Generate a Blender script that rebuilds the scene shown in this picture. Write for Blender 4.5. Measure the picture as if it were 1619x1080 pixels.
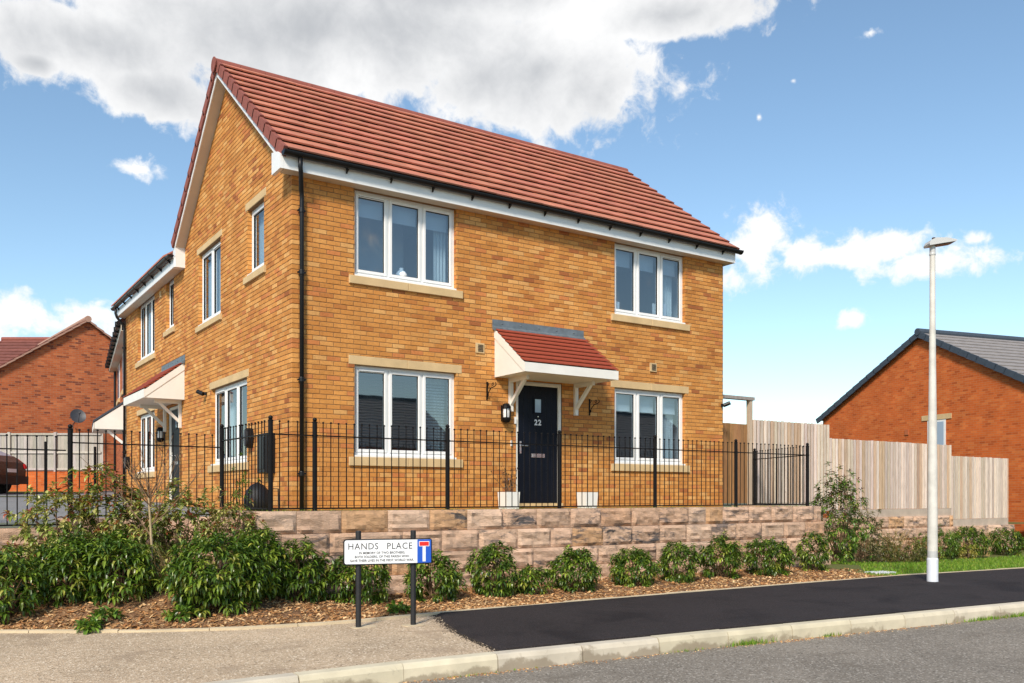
import bpy, bmesh, math, random
from mathutils import Vector, Matrix, noise as mnoise
for o in list(bpy.data.objects): bpy.data.objects.remove(o)
R = math.radians
scn = bpy.context.scene
COL = scn.collection
rnd = random.Random(7)

# ------------------------------------------------------------------ camera
cam = bpy.data.cameras.new("camera"); camo = bpy.data.objects.new("camera", cam); COL.objects.link(camo)
cam.sensor_width = 36; cam.lens = 36 * 1412.7 / 1619; cam.shift_y = 244.6 / 1619
cam.clip_start = .05; cam.clip_end = 2000
camo.location = (-4.774, -13.122, .217); camo.rotation_euler = (R(90), 0, R(56.177 - 90))
scn.camera = camo

# ------------------------------------------------------------------ sky and sun
SUN_EL, SUN_AZ = R(40), math.atan2(-.75, -.66)
w = bpy.data.worlds.new("World"); scn.world = w; w.use_nodes = True
nt = w.node_tree; nt.nodes.clear()
def N(t, typ, **kw):
    n = t.nodes.new(typ)
    for k, v in kw.items(): setattr(n, k, v)
    return n
def mth(t, op, a, b=None, c=None, clamp=False):
    n = t.nodes.new("ShaderNodeMath"); n.operation = op; n.use_clamp = clamp
    for i, x in enumerate((a, b, c)):
        if x is None: continue
        if isinstance(x, (int, float)): n.inputs[i].default_value = x
        else: t.links.new(x, n.inputs[i])
    return n.outputs[0]
def mixc(t, fac, a, b, mode='MIX'):
    n = t.nodes.new("ShaderNodeMix"); n.data_type = 'RGBA'; n.blend_type = mode
    for sock, x in ((n.inputs[0], fac), (n.inputs[6], a), (n.inputs[7], b)):
        if isinstance(x, (int, float)): sock.default_value = x
        elif isinstance(x, tuple): sock.default_value = (*x[:3], 1)
        else: t.links.new(x, sock)
    return n.outputs[2]
def ramp(t, fac, stops):
    n = t.nodes.new("ShaderNodeValToRGB"); t.links.new(fac, n.inputs[0])
    cr = n.color_ramp
    while len(cr.elements) < len(stops): cr.elements.new(.5)
    for e, (p, c) in zip(cr.elements, stops):
        e.position = p; e.color = (*c, 1) if isinstance(c, tuple) else (c, c, c, 1)
    return n.outputs[0]
def tnoise(t, vec, scale, detail=4, rough=.55, dist=0):
    n = t.nodes.new("ShaderNodeTexNoise"); n.inputs['Scale'].default_value = scale
    n.inputs['Detail'].default_value = detail; n.inputs['Roughness'].default_value = rough
    n.inputs['Distortion'].default_value = dist
    if vec is not None: t.links.new(vec, n.inputs['Vector'])
    return n.outputs[0]
def smooth(t, x, a, b):
    n = t.nodes.new("ShaderNodeMapRange"); n.interpolation_type = 'SMOOTHSTEP'
    t.links.new(x, n.inputs[0]); n.inputs[1].default_value = a; n.inputs[2].default_value = b
    return n.outputs[0]

sky = N(nt, "ShaderNodeTexSky", sky_type='NISHITA', sun_disc=False)
sky.sun_elevation = SUN_EL; sky.sun_rotation = SUN_AZ % (2 * math.pi)
sky.air_density = 1.0; sky.dust_density = .2; sky.ozone_density = 1.4
tc = N(nt, "ShaderNodeTexCoord"); gen = tc.outputs['Generated']
sep = N(nt, "ShaderNodeSeparateXYZ"); nt.links.new(gen, sep.inputs[0])
az = mth(nt, 'MULTIPLY', mth(nt, 'ARCTAN2', sep.outputs[0], sep.outputs[1]), 57.29578)
el = mth(nt, 'MULTIPLY', mth(nt, 'ARCSINE', sep.outputs[2]), 57.29578)
CLOUDS = [(21.46, 26.93, 17.64, 3.65), (8.8, 24.62, 7.37, 2.24), (35.46, 25.35, 9.0, 3.84), (43.48, 27.93, 7.1, 1.54), (29.39, 29.89, 20.63, 2.66), (11.86, 22.78, 3.94, 1.74), (5.87, 23.18, 1.61, 0.66), (11.1, 18.64, 1.46, 0.64), (4.47, 10.13, 2.36, 1.43), (8.13, 10.11, 2.08, 1.2), (49.46, 15.24, 2.71, 2.47), (51.69, 14.71, 2.36, 1.27), (55.98, 14.43, 3.81, 0.99), (59.38, 13.28, 3.42, 1.06), (47.75, 13.32, 1.44, 1.4), (61.32, 14.32, 0.97, 0.47), (54.69, 10.55, 1.04, 0.65), (55.64, 25.71, 0.76, 0.34), (49.27, 22.25, 0.34, 0.4), (51.32, 23.91, 0.33, 0.23), (53.6, 14.3, 2.6, 0.8)]
dens = None; big = None
for bi, (a0, e0, ra, re) in enumerate(CLOUDS):
    dx = mth(nt, 'DIVIDE', mth(nt, 'SUBTRACT', az, a0), ra)
    dy = mth(nt, 'DIVIDE', mth(nt, 'SUBTRACT', el, e0), re)
    q = mth(nt, 'SUBTRACT', 1.0, mth(nt, 'SQRT', mth(nt, 'ADD', mth(nt, 'MULTIPLY', dx, dx), mth(nt, 'MULTIPLY', dy, dy))))
    q = mth(nt, 'MAXIMUM', q, -1.0)
    if bi > 6: q = mth(nt, 'SUBTRACT', mth(nt, 'MULTIPLY', q, .9 if ra > 1.8 else .75), .0 if ra > 1.8 else (.10 if ra > .5 else .30))
    dens = q if dens is None else mth(nt, 'SMOOTH_MAX', dens, q, .15)
    if bi == 6: big = dens
n1 = tnoise(nt, gen, 11.0, 10, .60, .5)
n3 = tnoise(nt, gen, 42.0, 8, .62, .3)
n2 = tnoise(nt, gen, 2.2, 5, .55)
# the rest of the sky carries scattered cloud of the same kind
away = smooth(nt, mth(nt, 'ABSOLUTE', mth(nt, 'SUBTRACT', az, 34.0)), 34, 55)
other = mth(nt, 'SUBTRACT', mth(nt, 'MULTIPLY', mth(nt, 'SUBTRACT', n2, .64), 6.0), mth(nt, 'MULTIPLY', mth(nt, 'SUBTRACT', 1.0, away), 4.0))
dens = mth(nt, 'MAXIMUM', dens, other)
nn_ = mth(nt, 'ADD', mth(nt, 'MULTIPLY', mth(nt, 'SUBTRACT', n1, .5), 2.0), mth(nt, 'MULTIPLY', mth(nt, 'SUBTRACT', n3, .5), 2.2))
dd = mth(nt, 'ADD', mth(nt, 'ADD', mth(nt, 'MULTIPLY', dens, 1.1), mth(nt, 'MULTIPLY', mth(nt, 'MAXIMUM', big, 0.0), 1.6)), nn_)
mask = smooth(nt, dd, -.12, .62)
n4 = tnoise(nt, gen, 5.5, 6, .55, .4)
thick = smooth(nt, mth(nt, 'ADD', mth(nt, 'ADD', mth(nt, 'MULTIPLY', mth(nt, 'MAXIMUM', big, other), .55), mth(nt, 'MULTIPLY', mth(nt, 'SUBTRACT', n4, .45), 1.5)), mth(nt, 'MULTIPLY', nn_, .16)), -.15, .85)
ccol = mixc(nt, thick, (1.0, 1.0, 1.0), (.50, .52, .55))
bgs = N(nt, "ShaderNodeBackground"); bgs.inputs[1].default_value = .125
skyt = mixc(nt, 1.0, sky.outputs[0], (.96, 1.02, .98), 'MULTIPLY')
nt.links.new(skyt, bgs.inputs[0])
bgc = N(nt, "ShaderNodeBackground"); bgc.inputs[1].default_value = .74; nt.links.new(ccol, bgc.inputs[0])
mx = N(nt, "ShaderNodeMixShader"); nt.links.new(mask, mx.inputs[0]); nt.links.new(bgs.outputs[0], mx.inputs[1]); nt.links.new(bgc.outputs[0], mx.inputs[2])
wo = N(nt, "ShaderNodeOutputWorld"); nt.links.new(mx.outputs[0], wo.inputs[0])

sl = bpy.data.lights.new("sun", 'SUN'); sl.energy = 3.3; sl.angle = R(11); sl.color = (1, .90, .78)
so = bpy.data.objects.new("sun", sl); COL.objects.link(so)
sd = Vector((math.sin(SUN_AZ) * math.cos(SUN_EL), math.cos(SUN_AZ) * math.cos(SUN_EL), math.sin(SUN_EL)))
so.rotation_euler = (-sd).to_track_quat('-Z', 'Y').to_euler(); so.location = (-20, -30, 30)
scn.view_settings.view_transform = 'Standard'; scn.view_settings.look = 'None'
scn.view_settings.exposure = 0.55; scn.view_settings.gamma = 1.0; scn.view_settings.use_curve_mapping = False

# ------------------------------------------------------------------ materials
MATS = {}
def newmat(name):
    m = bpy.data.materials.new(name); m.use_nodes = True; t = m.node_tree
    b = t.nodes["Principled BSDF"]; MATS[name] = m
    return m, t, b
def setc(t, sock, x):
    if isinstance(x, tuple): sock.default_value = (*x[:3], 1)
    else: t.links.new(x, sock)
def pos(t): return t.nodes.new("ShaderNodeNewGeometry").outputs['Position']
def addbump(t, b, h, strength=.3, dist=.01):
    n = t.nodes.new("ShaderNodeBump"); n.inputs['Strength'].default_value = strength; n.inputs['Distance'].default_value = dist
    t.links.new(h, n.inputs['Height']); t.links.new(n.outputs[0], b.inputs['Normal'])
def plain(name, col, rough=.5, var=.12, scale=6, bump=0, bscale=80, metal=0, attr=False, spec=.5, dist=.004):
    m, t, b = newmat(name); p = pos(t)
    c = col
    if attr:
        a = t.nodes.new("ShaderNodeAttribute"); a.attribute_name = "tint"; c = a.outputs['Color']
        if col is not None: c = mixc(t, 1.0, c, col, 'MULTIPLY')
    if var:
        f = ramp(t, tnoise(t, p, scale, 6), [(.25, 1 - var), (.75, 1 + var * .6)])
        c = mixc(t, 1.0, c, f, 'MULTIPLY')
    setc(t, b.inputs['Base Color'], c)
    b.inputs['Roughness'].default_value = rough; b.inputs['Metallic'].default_value = metal
    b.inputs['Specular IOR Level'].default_value = spec
    if bump: addbump(t, b, tnoise(t, p, bscale, 4), bump, dist)
    return m
plain("mortar", (.25, .135, .055), .95, .25, 9, .4, 160)
def brick_mat():
    m, t, b = newmat("yellow_brick"); p = pos(t)
    a = t.nodes.new("ShaderNodeAttribute"); a.attribute_name = "tint"
    f1 = ramp(t, tnoise(t, p, 26, 5, .65), [(.28, .80), (.5, 1.0), (.78, 1.10)])
    c = mixc(t, 1.0, a.outputs['Color'], f1, 'MULTIPLY')
    f2 = ramp(t, tnoise(t, p, 1.5, 5, .6), [(.3, (.82, .74, .70)), (.7, (1.08, 1.06, 1.05))])
    c = mixc(t, 1.0, c, f2, 'MULTIPLY')
    f3 = ramp(t, tnoise(t, p, 9, 6, .7), [(.62, 0.0), (.78, 1.0)])
    c = mixc(t, mth(t, 'MULTIPLY', f3, .45), c, (.26, .10, .03))
    setc(t, b.inputs['Base Color'], c); b.inputs['Roughness'].default_value = .85; b.inputs['Specular IOR Level'].default_value = .25
    addbump(t, b, tnoise(t, p, 130, 5, .7), .55, .006)
brick_mat()
def far_brick(name, axis, cols, mortar, dark=.1):
    """fine brick bond as a material, for walls too far away to tell the bricks apart"""
    m, t, b = newmat(name)
    tcx = t.nodes.new("ShaderNodeTexCoord"); s = t.nodes.new("ShaderNodeSeparateXYZ"); t.links.new(tcx.outputs['Object'], s.inputs[0])
    u = s.outputs[axis]; z = s.outputs[2]
    rz = mth(t, 'DIVIDE', z, .075); row = mth(t, 'FLOOR', rz)
    ux = mth(t, 'ADD', mth(t, 'DIVIDE', u, .225), mth(t, 'MULTIPLY', mth(t, 'MODULO', row, 2.0), .5)); cl = mth(t, 'FLOOR', ux)
    cv = t.nodes.new("ShaderNodeCombineXYZ"); t.links.new(row, cv.inputs[0]); t.links.new(cl, cv.inputs[1])
    wn = t.nodes.new("ShaderNodeTexWhiteNoise"); wn.noise_dimensions = '2D'; t.links.new(cv.outputs[0], wn.inputs['Vector'])
    c = ramp(t, wn.outputs['Value'], [(0, cols[0]), (dark, cols[0]), (dark + .06, cols[1]), (.75, cols[2]), (1, cols[3])])
    c = mixc(t, 1.0, c, ramp(t, tnoise(t, tcx.outputs['Object'], 1.1, 6, .6), [(.25, .72), (.75, 1.18)]), 'MULTIPLY')
    fz = mth(t, 'FRACT', rz); fu = mth(t, 'FRACT', ux)
    j = mth(t, 'MAXIMUM', mth(t, 'LESS_THAN', fz, .14), mth(t, 'LESS_THAN', fu, .05))
    c = mixc(t, j, c, mortar)
    setc(t, b.inputs['Base Color'], c); b.inputs['Roughness'].default_value = .9; b.inputs['Specular IOR Level'].default_value = .2
    addbump(t, b, mth(t, 'SUBTRACT', 1.0, j), .5, .006)
RED = [(.22, .055, .028), (.42, .098, .032), (.50, .13, .045), (.56, .17, .06)]
for ax, nm in ((0, "x"), (1, "y")):
    far_brick("red_brick_" + nm, ax, RED, (.36, .19, .11), .10)
    far_brick("orange_brick_" + nm, ax, [(.42, .085, .018), (.52, .108, .022), (.57, .13, .028), (.62, .17, .042)], (.46, .19, .085), .06)
    far_brick("yellow_brick_far_" + nm, ax, [(.32, .15, .04), (.45, .23, .065), (.52, .29, .09), (.56, .33, .12)], (.28, .17, .08), .1)
plain("roof_tile", None, .75, .24, 3.5, .25, 240, attr=True, spec=.3)
plain("verge_tile", (.27, .085, .062), .8, .22, 9, .3, 200, spec=.3)
plain("verge_pale", (.42, .24, .17), .8, .15, 9)
plain("canopy_tile", (.31, .058, .028), .75, .18, 12, .3, 200, spec=.3)
plain("slate_tile", (.27, .245, .23), .8, .2, 4, .3, 120, spec=.3)
plain("slate_verge", (.05, .065, .085), .7, .15, 6, spec=.3)
plain("white_upvc", (.80, .79, .76), .35, .05, 3)
plain("white_paint", (.80, .76, .68), .45, .07, 4)
plain("soffit_board", (.62, .53, .42), .5, .08, 3)
plain("black_plastic", (.008, .008, .009), .4, .2, 5, spec=.3)
plain("black_metal", (.006, .005, .005), .5, .3, 14, .1, 200, spec=.18)
plain("lead", (.13, .16, .18), .55, .35, 7, .3, 60)
def stone_mat(name, col):
    m, t, b = newmat(name); p = pos(t)
    c = mixc(t, 1.0, col, ramp(t, tnoise(t, p, 3, 5), [(.3, .86), (.7, 1.08)]), 'MULTIPLY')
    c = mixc(t, 1.0, c, ramp(t, tnoise(t, p, 220, 2), [(.3, .85), (.7, 1.1)]), 'MULTIPLY')
    setc(t, b.inputs['Base Color'], c); b.inputs['Roughness'].default_value = .85; b.inputs['Specular IOR Level'].default_value = .25
    addbump(t, b, tnoise(t, p, 240, 3), .3, .004)
stone_mat("cast_stone", (.62, .44, .23))
def block_mat():
    m, t, b = newmat("split_stone"); p = pos(t)
    a = t.nodes.new("ShaderNodeAttribute"); a.attribute_name = "tint"
    mp = t.nodes.new("ShaderNodeMapping"); mp.inputs['Scale'].default_value = (1, 1, 3.2); t.links.new(p, mp.inputs[0])
    c = mixc(t, 1.0, a.outputs['Color'], ramp(t, tnoise(t, mp.outputs[0], 6, 7, .65), [(.25, .72), (.55, 1.0), (.8, 1.2)]), 'MULTIPLY')
    st = ramp(t, tnoise(t, mp.outputs[0], 2.6, 8, .72, .5), [(.50, 0.0), (.60, 1.0)])
    c = mixc(t, mth(t, 'MULTIPLY', st, a.outputs['Alpha']), c, (.085, .082, .085))
    sp = ramp(t, tnoise(t, mp.outputs[0], 30, 4, .7), [(.62, 0.0), (.70, 1.0)])
    c = mixc(t, mth(t, 'MULTIPLY', sp, .5), c, (.12, .08, .06))
    setc(t, b.inputs['Base Color'], c); b.inputs['Roughness'].default_value = .95; b.inputs['Specular IOR Level'].default_value = .2
    addbump(t, b, tnoise(t, mp.outputs[0], 24, 8, .7), .8, .03)
block_mat()
def ground_mat(name, col, dark, light, rough=.9, grain=160, patch=.8, patchcol=None, pl=.58, ph=.68, bump=.5):
    m, t, b = newmat(name); p = pos(t)
    c = mixc(t, 1.0, col, ramp(t, tnoise(t, p, patch, 6, .6), [(.3, .80), (.7, 1.16)]), 'MULTIPLY')
    v = t.nodes.new("ShaderNodeTexVoronoi"); v.inputs['Scale'].default_value = grain; t.links.new(p, v.inputs['Vector'])
    sc = t.nodes.new("ShaderNodeSeparateColor"); t.links.new(v.outputs['Color'], sc.inputs[0])
    c = mixc(t, ramp(t, sc.outputs[0], [(.0, 1.0), (.18, 0.0)]), c, dark)
    c = mixc(t, ramp(t, sc.outputs[1], [(.80, 0.0), (.97, 1.0)]), c, light)
    if patchcol:
        c = mixc(t, mth(t, 'MULTIPLY', ramp(t, tnoise(t, p, 1.1, 8, .65, .6), [(pl, 0.0), (ph, 1.0)]), .8), c, patchcol)
    setc(t, b.inputs['Base Color'], c); b.inputs['Roughness'].default_value = rough; b.inputs['Specular IOR Level'].default_value = .3
    addbump(t, b, v.outputs['Distance'], bump, .008)
ground_mat("old_footway", (.50, .375, .245), (.17, .12, .07), (.78, .65, .48), patchcol=(.34, .25, .165), grain=66, bump=.8)
ground_mat("new_tarmac", (.026, .020, .0195), (.010, .008, .008), (.06, .05, .048), .85, 130, patchcol=(.010, .0075, .008), pl=.50, ph=.66, bump=.6)
ground_mat("road_tarmac", (.225, .195, .155), (.085, .070, .052), (.42, .38, .32), .85, 66, patchcol=(.15, .125, .095), bump=.9)
ground_mat("drive_tarmac", (.21, .215, .215), (.14, .14, .14), (.28, .28, .28), .85, 60)
ground_mat("bark_mulch", (.20, .105, .05), (.07, .035, .02), (.42, .27, .14), .95, 45, bump=1.0)
ground_mat("lawn_soil", (.11, .12, .03), (.06, .06, .02), (.16, .17, .05), .95, 40)
ground_mat("garden_soil", (.34, .27, .10), (.13, .14, .04), (.5, .43, .22), .95, 60)
ground_mat("far_ground", (.12, .12, .07), (.08, .09, .04), (.16, .16, .1), .95, 5)
def kerb_mat():
    m, t, b = newmat("kerb_concrete"); p = pos(t)
    a = t.nodes.new("ShaderNodeAttribute"); a.attribute_name = "tint"
    c = mixc(t, 1.0, a.outputs['Color'], ramp(t, tnoise(t, p, 4, 6), [(.3, .86), (.7, 1.1)]), 'MULTIPLY')
    s = t.nodes.new("ShaderNodeSeparateXYZ"); t.links.new(p, s.inputs[0])
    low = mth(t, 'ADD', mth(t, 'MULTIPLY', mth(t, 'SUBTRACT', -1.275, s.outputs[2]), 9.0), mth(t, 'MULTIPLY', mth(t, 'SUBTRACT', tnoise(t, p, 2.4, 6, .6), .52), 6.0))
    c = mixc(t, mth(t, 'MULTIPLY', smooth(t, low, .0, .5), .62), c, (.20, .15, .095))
    sp = ramp(t, tnoise(t, p, 9, 8, .75, .4), [(.60, 0.0), (.68, 1.0)])
    c = mixc(t, mth(t, 'MULTIPLY', sp, .45), c, (.22, .18, .13))
    setc(t, b.inputs['Base Color'], c); b.inputs['Roughness'].default_value = .9; b.inputs['Specular IOR Level'].default_value = .25
    addbump(t, b, tnoise(t, p, 120, 5), .4, .005)
kerb_mat()
stone_mat("edging_concrete", (.58, .47, .31))
def leaf_mat(name, rough=.4, trans=.3):
    m, t, b = newmat(name)
    a = t.nodes.new("ShaderNodeAttribute"); a.attribute_name = "tint"
    setc(t, b.inputs['Base Color'], a.outputs['Color']); b.inputs['Roughness'].default_value = rough; b.inputs['Specular IOR Level'].default_value = .5
    tr = t.nodes.new("ShaderNodeBsdfTranslucent"); t.links.new(mixc(t, 1.0, a.outputs['Color'], (1.3, 1.4, .5), 'MULTIPLY'), tr.inputs[0])
    mxs = t.nodes.new("ShaderNodeMixShader"); mxs.inputs[0].default_value = trans
    out = t.nodes["Material Output"]
    t.links.new(b.outputs[0], mxs.inputs[1]); t.links.new(tr.outputs[0], mxs.inputs[2]); t.links.new(mxs.outputs[0], out.inputs[0])
leaf_mat("leaf", .33, .16); leaf_mat("grass_blade", .6, .35)
plain("chip", (1.25, 1.15, 1.0), .95, .2, 30, attr=True, spec=.2)
plain("bark", (.19, .115, .06), .9, .3, 20, .4, 90)
plain("pale_stem", (.42, .31, .17), .85, .25, 20)
def timber_mat(name, axisscale=(9, 9, .7)):
    m, t, b = newmat(name); p = pos(t)
    a = t.nodes.new("ShaderNodeAttribute"); a.attribute_name = "tint"
    mp = t.nodes.new("ShaderNodeMapping"); mp.inputs['Scale'].default_value = axisscale; t.links.new(p, mp.inputs[0])
    c = mixc(t, 1.0, a.outputs['Color'], ramp(t, tnoise(t, mp.outputs[0], 5, 7, .65, .4), [(.25, .66), (.6, 1.05), (.8, 1.18)]), 'MULTIPLY')
    kn = ramp(t, tnoise(t, p, 11, 3, .5), [(.71, 0.0), (.77, 1.0)])
    c = mixc(t, mth(t, 'MULTIPLY', kn, .7), c, (.12, .07, .035))
    setc(t, b.inputs['Base Color'], c); b.inputs['Roughness'].default_value = .85; b.inputs['Specular IOR Level'].default_value = .2
    addbump(t, b, tnoise(t, mp.outputs[0], 14, 5), .3, .004)
timber_mat("fence_timber")
def glass_mat(name, ior, tint=(1, 1, 1)):
    m, t, b = newmat(name); t.nodes.remove(b); out = t.nodes["Material Output"]
    fr = t.nodes.new("ShaderNodeFresnel"); fr.inputs[0].default_value = ior
    g = t.nodes.new("ShaderNodeBsdfGlossy"); g.inputs['Roughness'].default_value = .015
    p = pos(t); bp = t.nodes.new("ShaderNodeBump"); bp.inputs['Strength'].default_value = .02; bp.inputs['Distance'].default_value = .02
    t.links.new(tnoise(t, p, 2.2, 2), bp.inputs['Height']); t.links.new(bp.outputs[0], g.inputs['Normal'])
    tr = t.nodes.new("ShaderNodeBsdfTransparent"); tr.inputs[0].default_value = (*tint, 1)
    gm = t.nodes.new('ShaderNodeNewGeometry'); mxs = t.nodes.new("ShaderNodeMixShader"); t.links.new(mth(t, 'MULTIPLY', fr.outputs[0], mth(t, 'SUBTRACT', 1.0, gm.outputs['Backfacing'])), mxs.inputs[0]); t.links.new(tr.outputs[0], mxs.inputs[1]); t.links.new(g.outputs[0], mxs.inputs[2])
    t.links.new(mxs.outputs[0], out.inputs[0])
glass_mat("window_glass", 3.1, (.80, .88, .94))
plain("room_wall", (.48, .47, .45), .9, .06, 2)
plain("blind_fabric", (.72, .72, .70), .8, .05, 3)
plain("curtain_fabric", (.66, .68, .64), .85, .1, 4)
plain("slat_dark", (.10, .10, .085), .6, .1, 4)
plain("door_blue", (.0035, .005, .011), .45, .3, 12, .25, 60, spec=.2)
plain("chrome", (.72, .72, .72), .22, .05, 4, metal=1)
plain("white_ceramic", (.80, .79, .76), .3, .04, 3)
plain("sign_white", (.80, .81, .82), .35, .03, 4)
plain("sign_black", (.012, .012, .013), .5, .1, 4, spec=.25)
plain("sign_blue", (.012, .09, .50), .4, .05, 4)
plain("sign_red", (.70, .018, .012), .4, .05, 4)
plain("post_black", (.014, .014, .015), .6, .35, 18, .2, 120)
plain("lamp_white", (.64, .61, .54), .55, .22, 5, .1, 40)
plain("lamp_grey", (.50, .50, .48), .4, .1, 5)
plain("lamp_dark", (.06, .035, .02), .4, .1, 5)
plain("lamp_base_paint", (.72, .74, .78), .45, .1, 8)
plain("gravel_board", (.50, .40, .31), .9, .2, 5, .3, 90)
plain("concrete_grey", (.36, .33, .29), .9, .2, 5, .3, 90)
plain("dish_grey", (.05, .05, .055), .5, .1, 5)
plain("car_bronze", (.045, .040, .036), .25, .05, 3)
plain("car_grey", (.10, .10, .115), .22, .05, 3, metal=.6)
plain("car_glass", (.35, .45, .55), .06, 0, spec=1.0)
plain("tail_red", (.62, .012, .018), .2, .05, 4)
plain("tyre", (.015, .015, .015), .9, .1, 8)
plain("alloy", (.5, .5, .5), .3, .05, 4, metal=1)
plain("dry_straw", None, .9, .2, 14, attr=True)
plain("dark_bag", (.010, .010, .011), .6, .3, 8, .4, 30)
plain("copper", (.45, .2, .08), .5, .2, 9)

# ------------------------------------------------------------------ building helpers
class MB:
    def __init__(s): s.v = []; s.f = []; s.c = []; s.cur = None
    def add(s, vs, fs, flip=False, col=None):
        o = len(s.v); s.v += [tuple(p) for p in vs]
        s.f += [tuple(o + i for i in (reversed(f) if flip else f)) for f in fs]
        s.c += [col if col else (s.cur or (1, 1, 1, 1))] * len(vs)
    BF = [(0, 3, 2, 1), (4, 5, 6, 7), (0, 1, 5, 4), (1, 2, 6, 5), (2, 3, 7, 6), (3, 0, 4, 7)]
    def box(s, a, b, fr=None, flip=False, col=None):
        x0, y0, z0 = a; x1, y1, z1 = b
        vs = [(x0, y0, z0), (x1, y0, z0), (x1, y1, z0), (x0, y1, z0), (x0, y0, z1), (x1, y0, z1), (x1, y1, z1), (x0, y1, z1)]
        if fr: vs = [fr(*p) for p in vs]; flip = fr.flip
        s.add(vs, s.BF, flip, col)
    def hexa(s, vs, flip=False, col=None): s.add(vs, s.BF, flip, col)
    def brick(s, u0, u1, z0, z1, n0, n1, fr, col, ch=.004, jit=(0, 0, 0, 0)):
        e = [(u0, z0), (u1, z0), (u1, z1), (u0, z1)]
        i = [(u0 + ch, z0 + ch), (u1 - ch, z0 + ch), (u1 - ch, z1 - ch), (u0 + ch, z1 - ch)]
        vs = [fr(u, n0, z) for u, z in e] + [fr(u, n1 - ch, z) for u, z in e] + [fr(u, n1 + jit[k], z) for k, (u, z) in enumerate(i)]
        fs = [(0, 4, 5, 1), (1, 5, 6, 2), (2, 6, 7, 3), (3, 7, 4, 0), (4, 8, 9, 5), (5, 9, 10, 6), (6, 10, 11, 7), (7, 11, 8, 4), (8, 11, 10, 9)]
        s.add(vs, fs, fr.flip, col)
    def tube(s, pts, r, n=8, caps=True, col=None):
        pts = [Vector(p) for p in pts]; rs = r if isinstance(r, (list, tuple)) else [r] * len(pts)
        rings = []; up = None
        for i, p in enumerate(pts):
            d = (pts[min(i + 1, len(pts) - 1)] - pts[max(i - 1, 0)]).normalized()
            if up is None: up = Vector((0, 0, 1)) if abs(d.z) < .9 else Vector((1, 0, 0))
            x = d.cross(up).normalized(); y = x.cross(d).normalized(); up = y
            rings.append([p + x * (rs[i] * math.cos(2 * math.pi * k / n)) + y * (rs[i] * math.sin(2 * math.pi * k / n)) for k in range(n)])
        vs = [v for rg in rings for v in rg]; fs = []
        for i in range(len(pts) - 1):
            for k in range(n):
                k2 = (k + 1) % n; fs.append((i * n + k, i * n + k2, (i + 1) * n + k2, (i + 1) * n + k))
        if caps: fs.append(tuple(reversed(range(n)))); fs.append(tuple(range((len(pts) - 1) * n, len(pts) * n)))
        s.add(vs, fs, False, col)
    def lathe(s, prof, c, n=12, col=None):
        vs = []; fs = []
        for r, z in prof: vs += [(c[0] + r * math.cos(2 * math.pi * k / n), c[1] + r * math.sin(2 * math.pi * k / n), c[2] + z) for k in range(n)]
        for i in range(len(prof) - 1):
            for k in range(n): fs.append((i * n + k, i * n + (k + 1) % n, (i + 1) * n + (k + 1) % n, (i + 1) * n + k))
        fs.append(tuple(reversed(range(n)))); fs.append(tuple(range((len(prof) - 1) * n, len(prof) * n)))
        s.add(vs, fs, False, col)
    def sphere(s, c, r, n=10, m=6, sc=(1, 1, 1), col=None):
        vs = [(c[0], c[1], c[2] - r * sc[2])]; fs = []
        for i in range(1, m):
            a = -math.pi / 2 + math.pi * i / m
            vs += [(c[0] + r * sc[0] * math.cos(a) * math.cos(2 * math.pi * k / n), c[1] + r * sc[1] * math.cos(a) * math.sin(2 * math.pi * k / n), c[2] + r * sc[2] * math.sin(a)) for k in range(n)]
        vs.append((c[0], c[1], c[2] + r * sc[2])); T = len(vs) - 1
        for k in range(n): fs.append((0, 1 + (k + 1) % n, 1 + k))
        for i in range(m - 2):
            for k in range(n): fs.append((1 + i * n + k, 1 + i * n + (k + 1) % n, 1 + (i + 1) * n + (k + 1) % n, 1 + (i + 1) * n + k))
        for k in range(n): fs.append((T, 1 + (m - 2) * n + k, 1 + (m - 2) * n + (k + 1) % n))
        s.add(vs, fs, False, col)
    def prism(s, poly, a, b, fr=None, col=None):
        """polygon in (p, q) swept along the third axis from a to b; fr(p, q, w) places a point"""
        n = len(poly); vs = [fr(p, q, a) for p, q in poly] + [fr(p, q, b) for p, q in poly]
        fs = [tuple(reversed(range(n))), tuple(range(n, 2 * n))] + [(i, (i + 1) % n, n + (i + 1) % n, n + i) for i in range(n)]
        s.add(vs, fs, False, col)
    def mesh(s, name, off=(0, 0, 0), smooth=False, recalc=False):
        me = bpy.data.meshes.new(name)
        me.from_pydata([(x - off[0], y - off[1], z - off[2]) for x, y, z in s.v], [], s.f)
        if any(c != (1, 1, 1, 1) for c in s.c):
            at = me.color_attributes.new("tint", 'FLOAT_COLOR', 'POINT')
            at.data.foreach_set("color", [q for c in s.c for q in (c if len(c) == 4 else (*c, 1))])
        if recalc:
            bm = bmesh.new(); bm.from_mesh(me); bmesh.ops.recalc_face_normals(bm, faces=bm.faces); bm.to_mesh(me); bm.free()
        if smooth: me.polygons.foreach_set("use_smooth", [True] * len(me.polygons))
        me.update(); return me
    def build(s, name, mat, parent=None, smooth=False, recalc=True, **tags):
        me = s.mesh(name, rootloc(parent), smooth, recalc)
        return link(name, me, mat, parent, **tags)
def rootloc(p):
    if p is None: return (0, 0, 0)
    while p.parent: p = p.parent
    return tuple(p.location) if p.type == 'EMPTY' else (0, 0, 0)
def link(name, me, mat, parent=None, **tags):
    if mat and not me.materials: me.materials.append(MATS[mat])
    o = bpy.data.objects.new(name, me); COL.objects.link(o)
    if parent: o.parent = parent
    for k, v in tags.items(): o[{'cat': 'category'}.get(k, k)] = v
    return o
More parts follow.
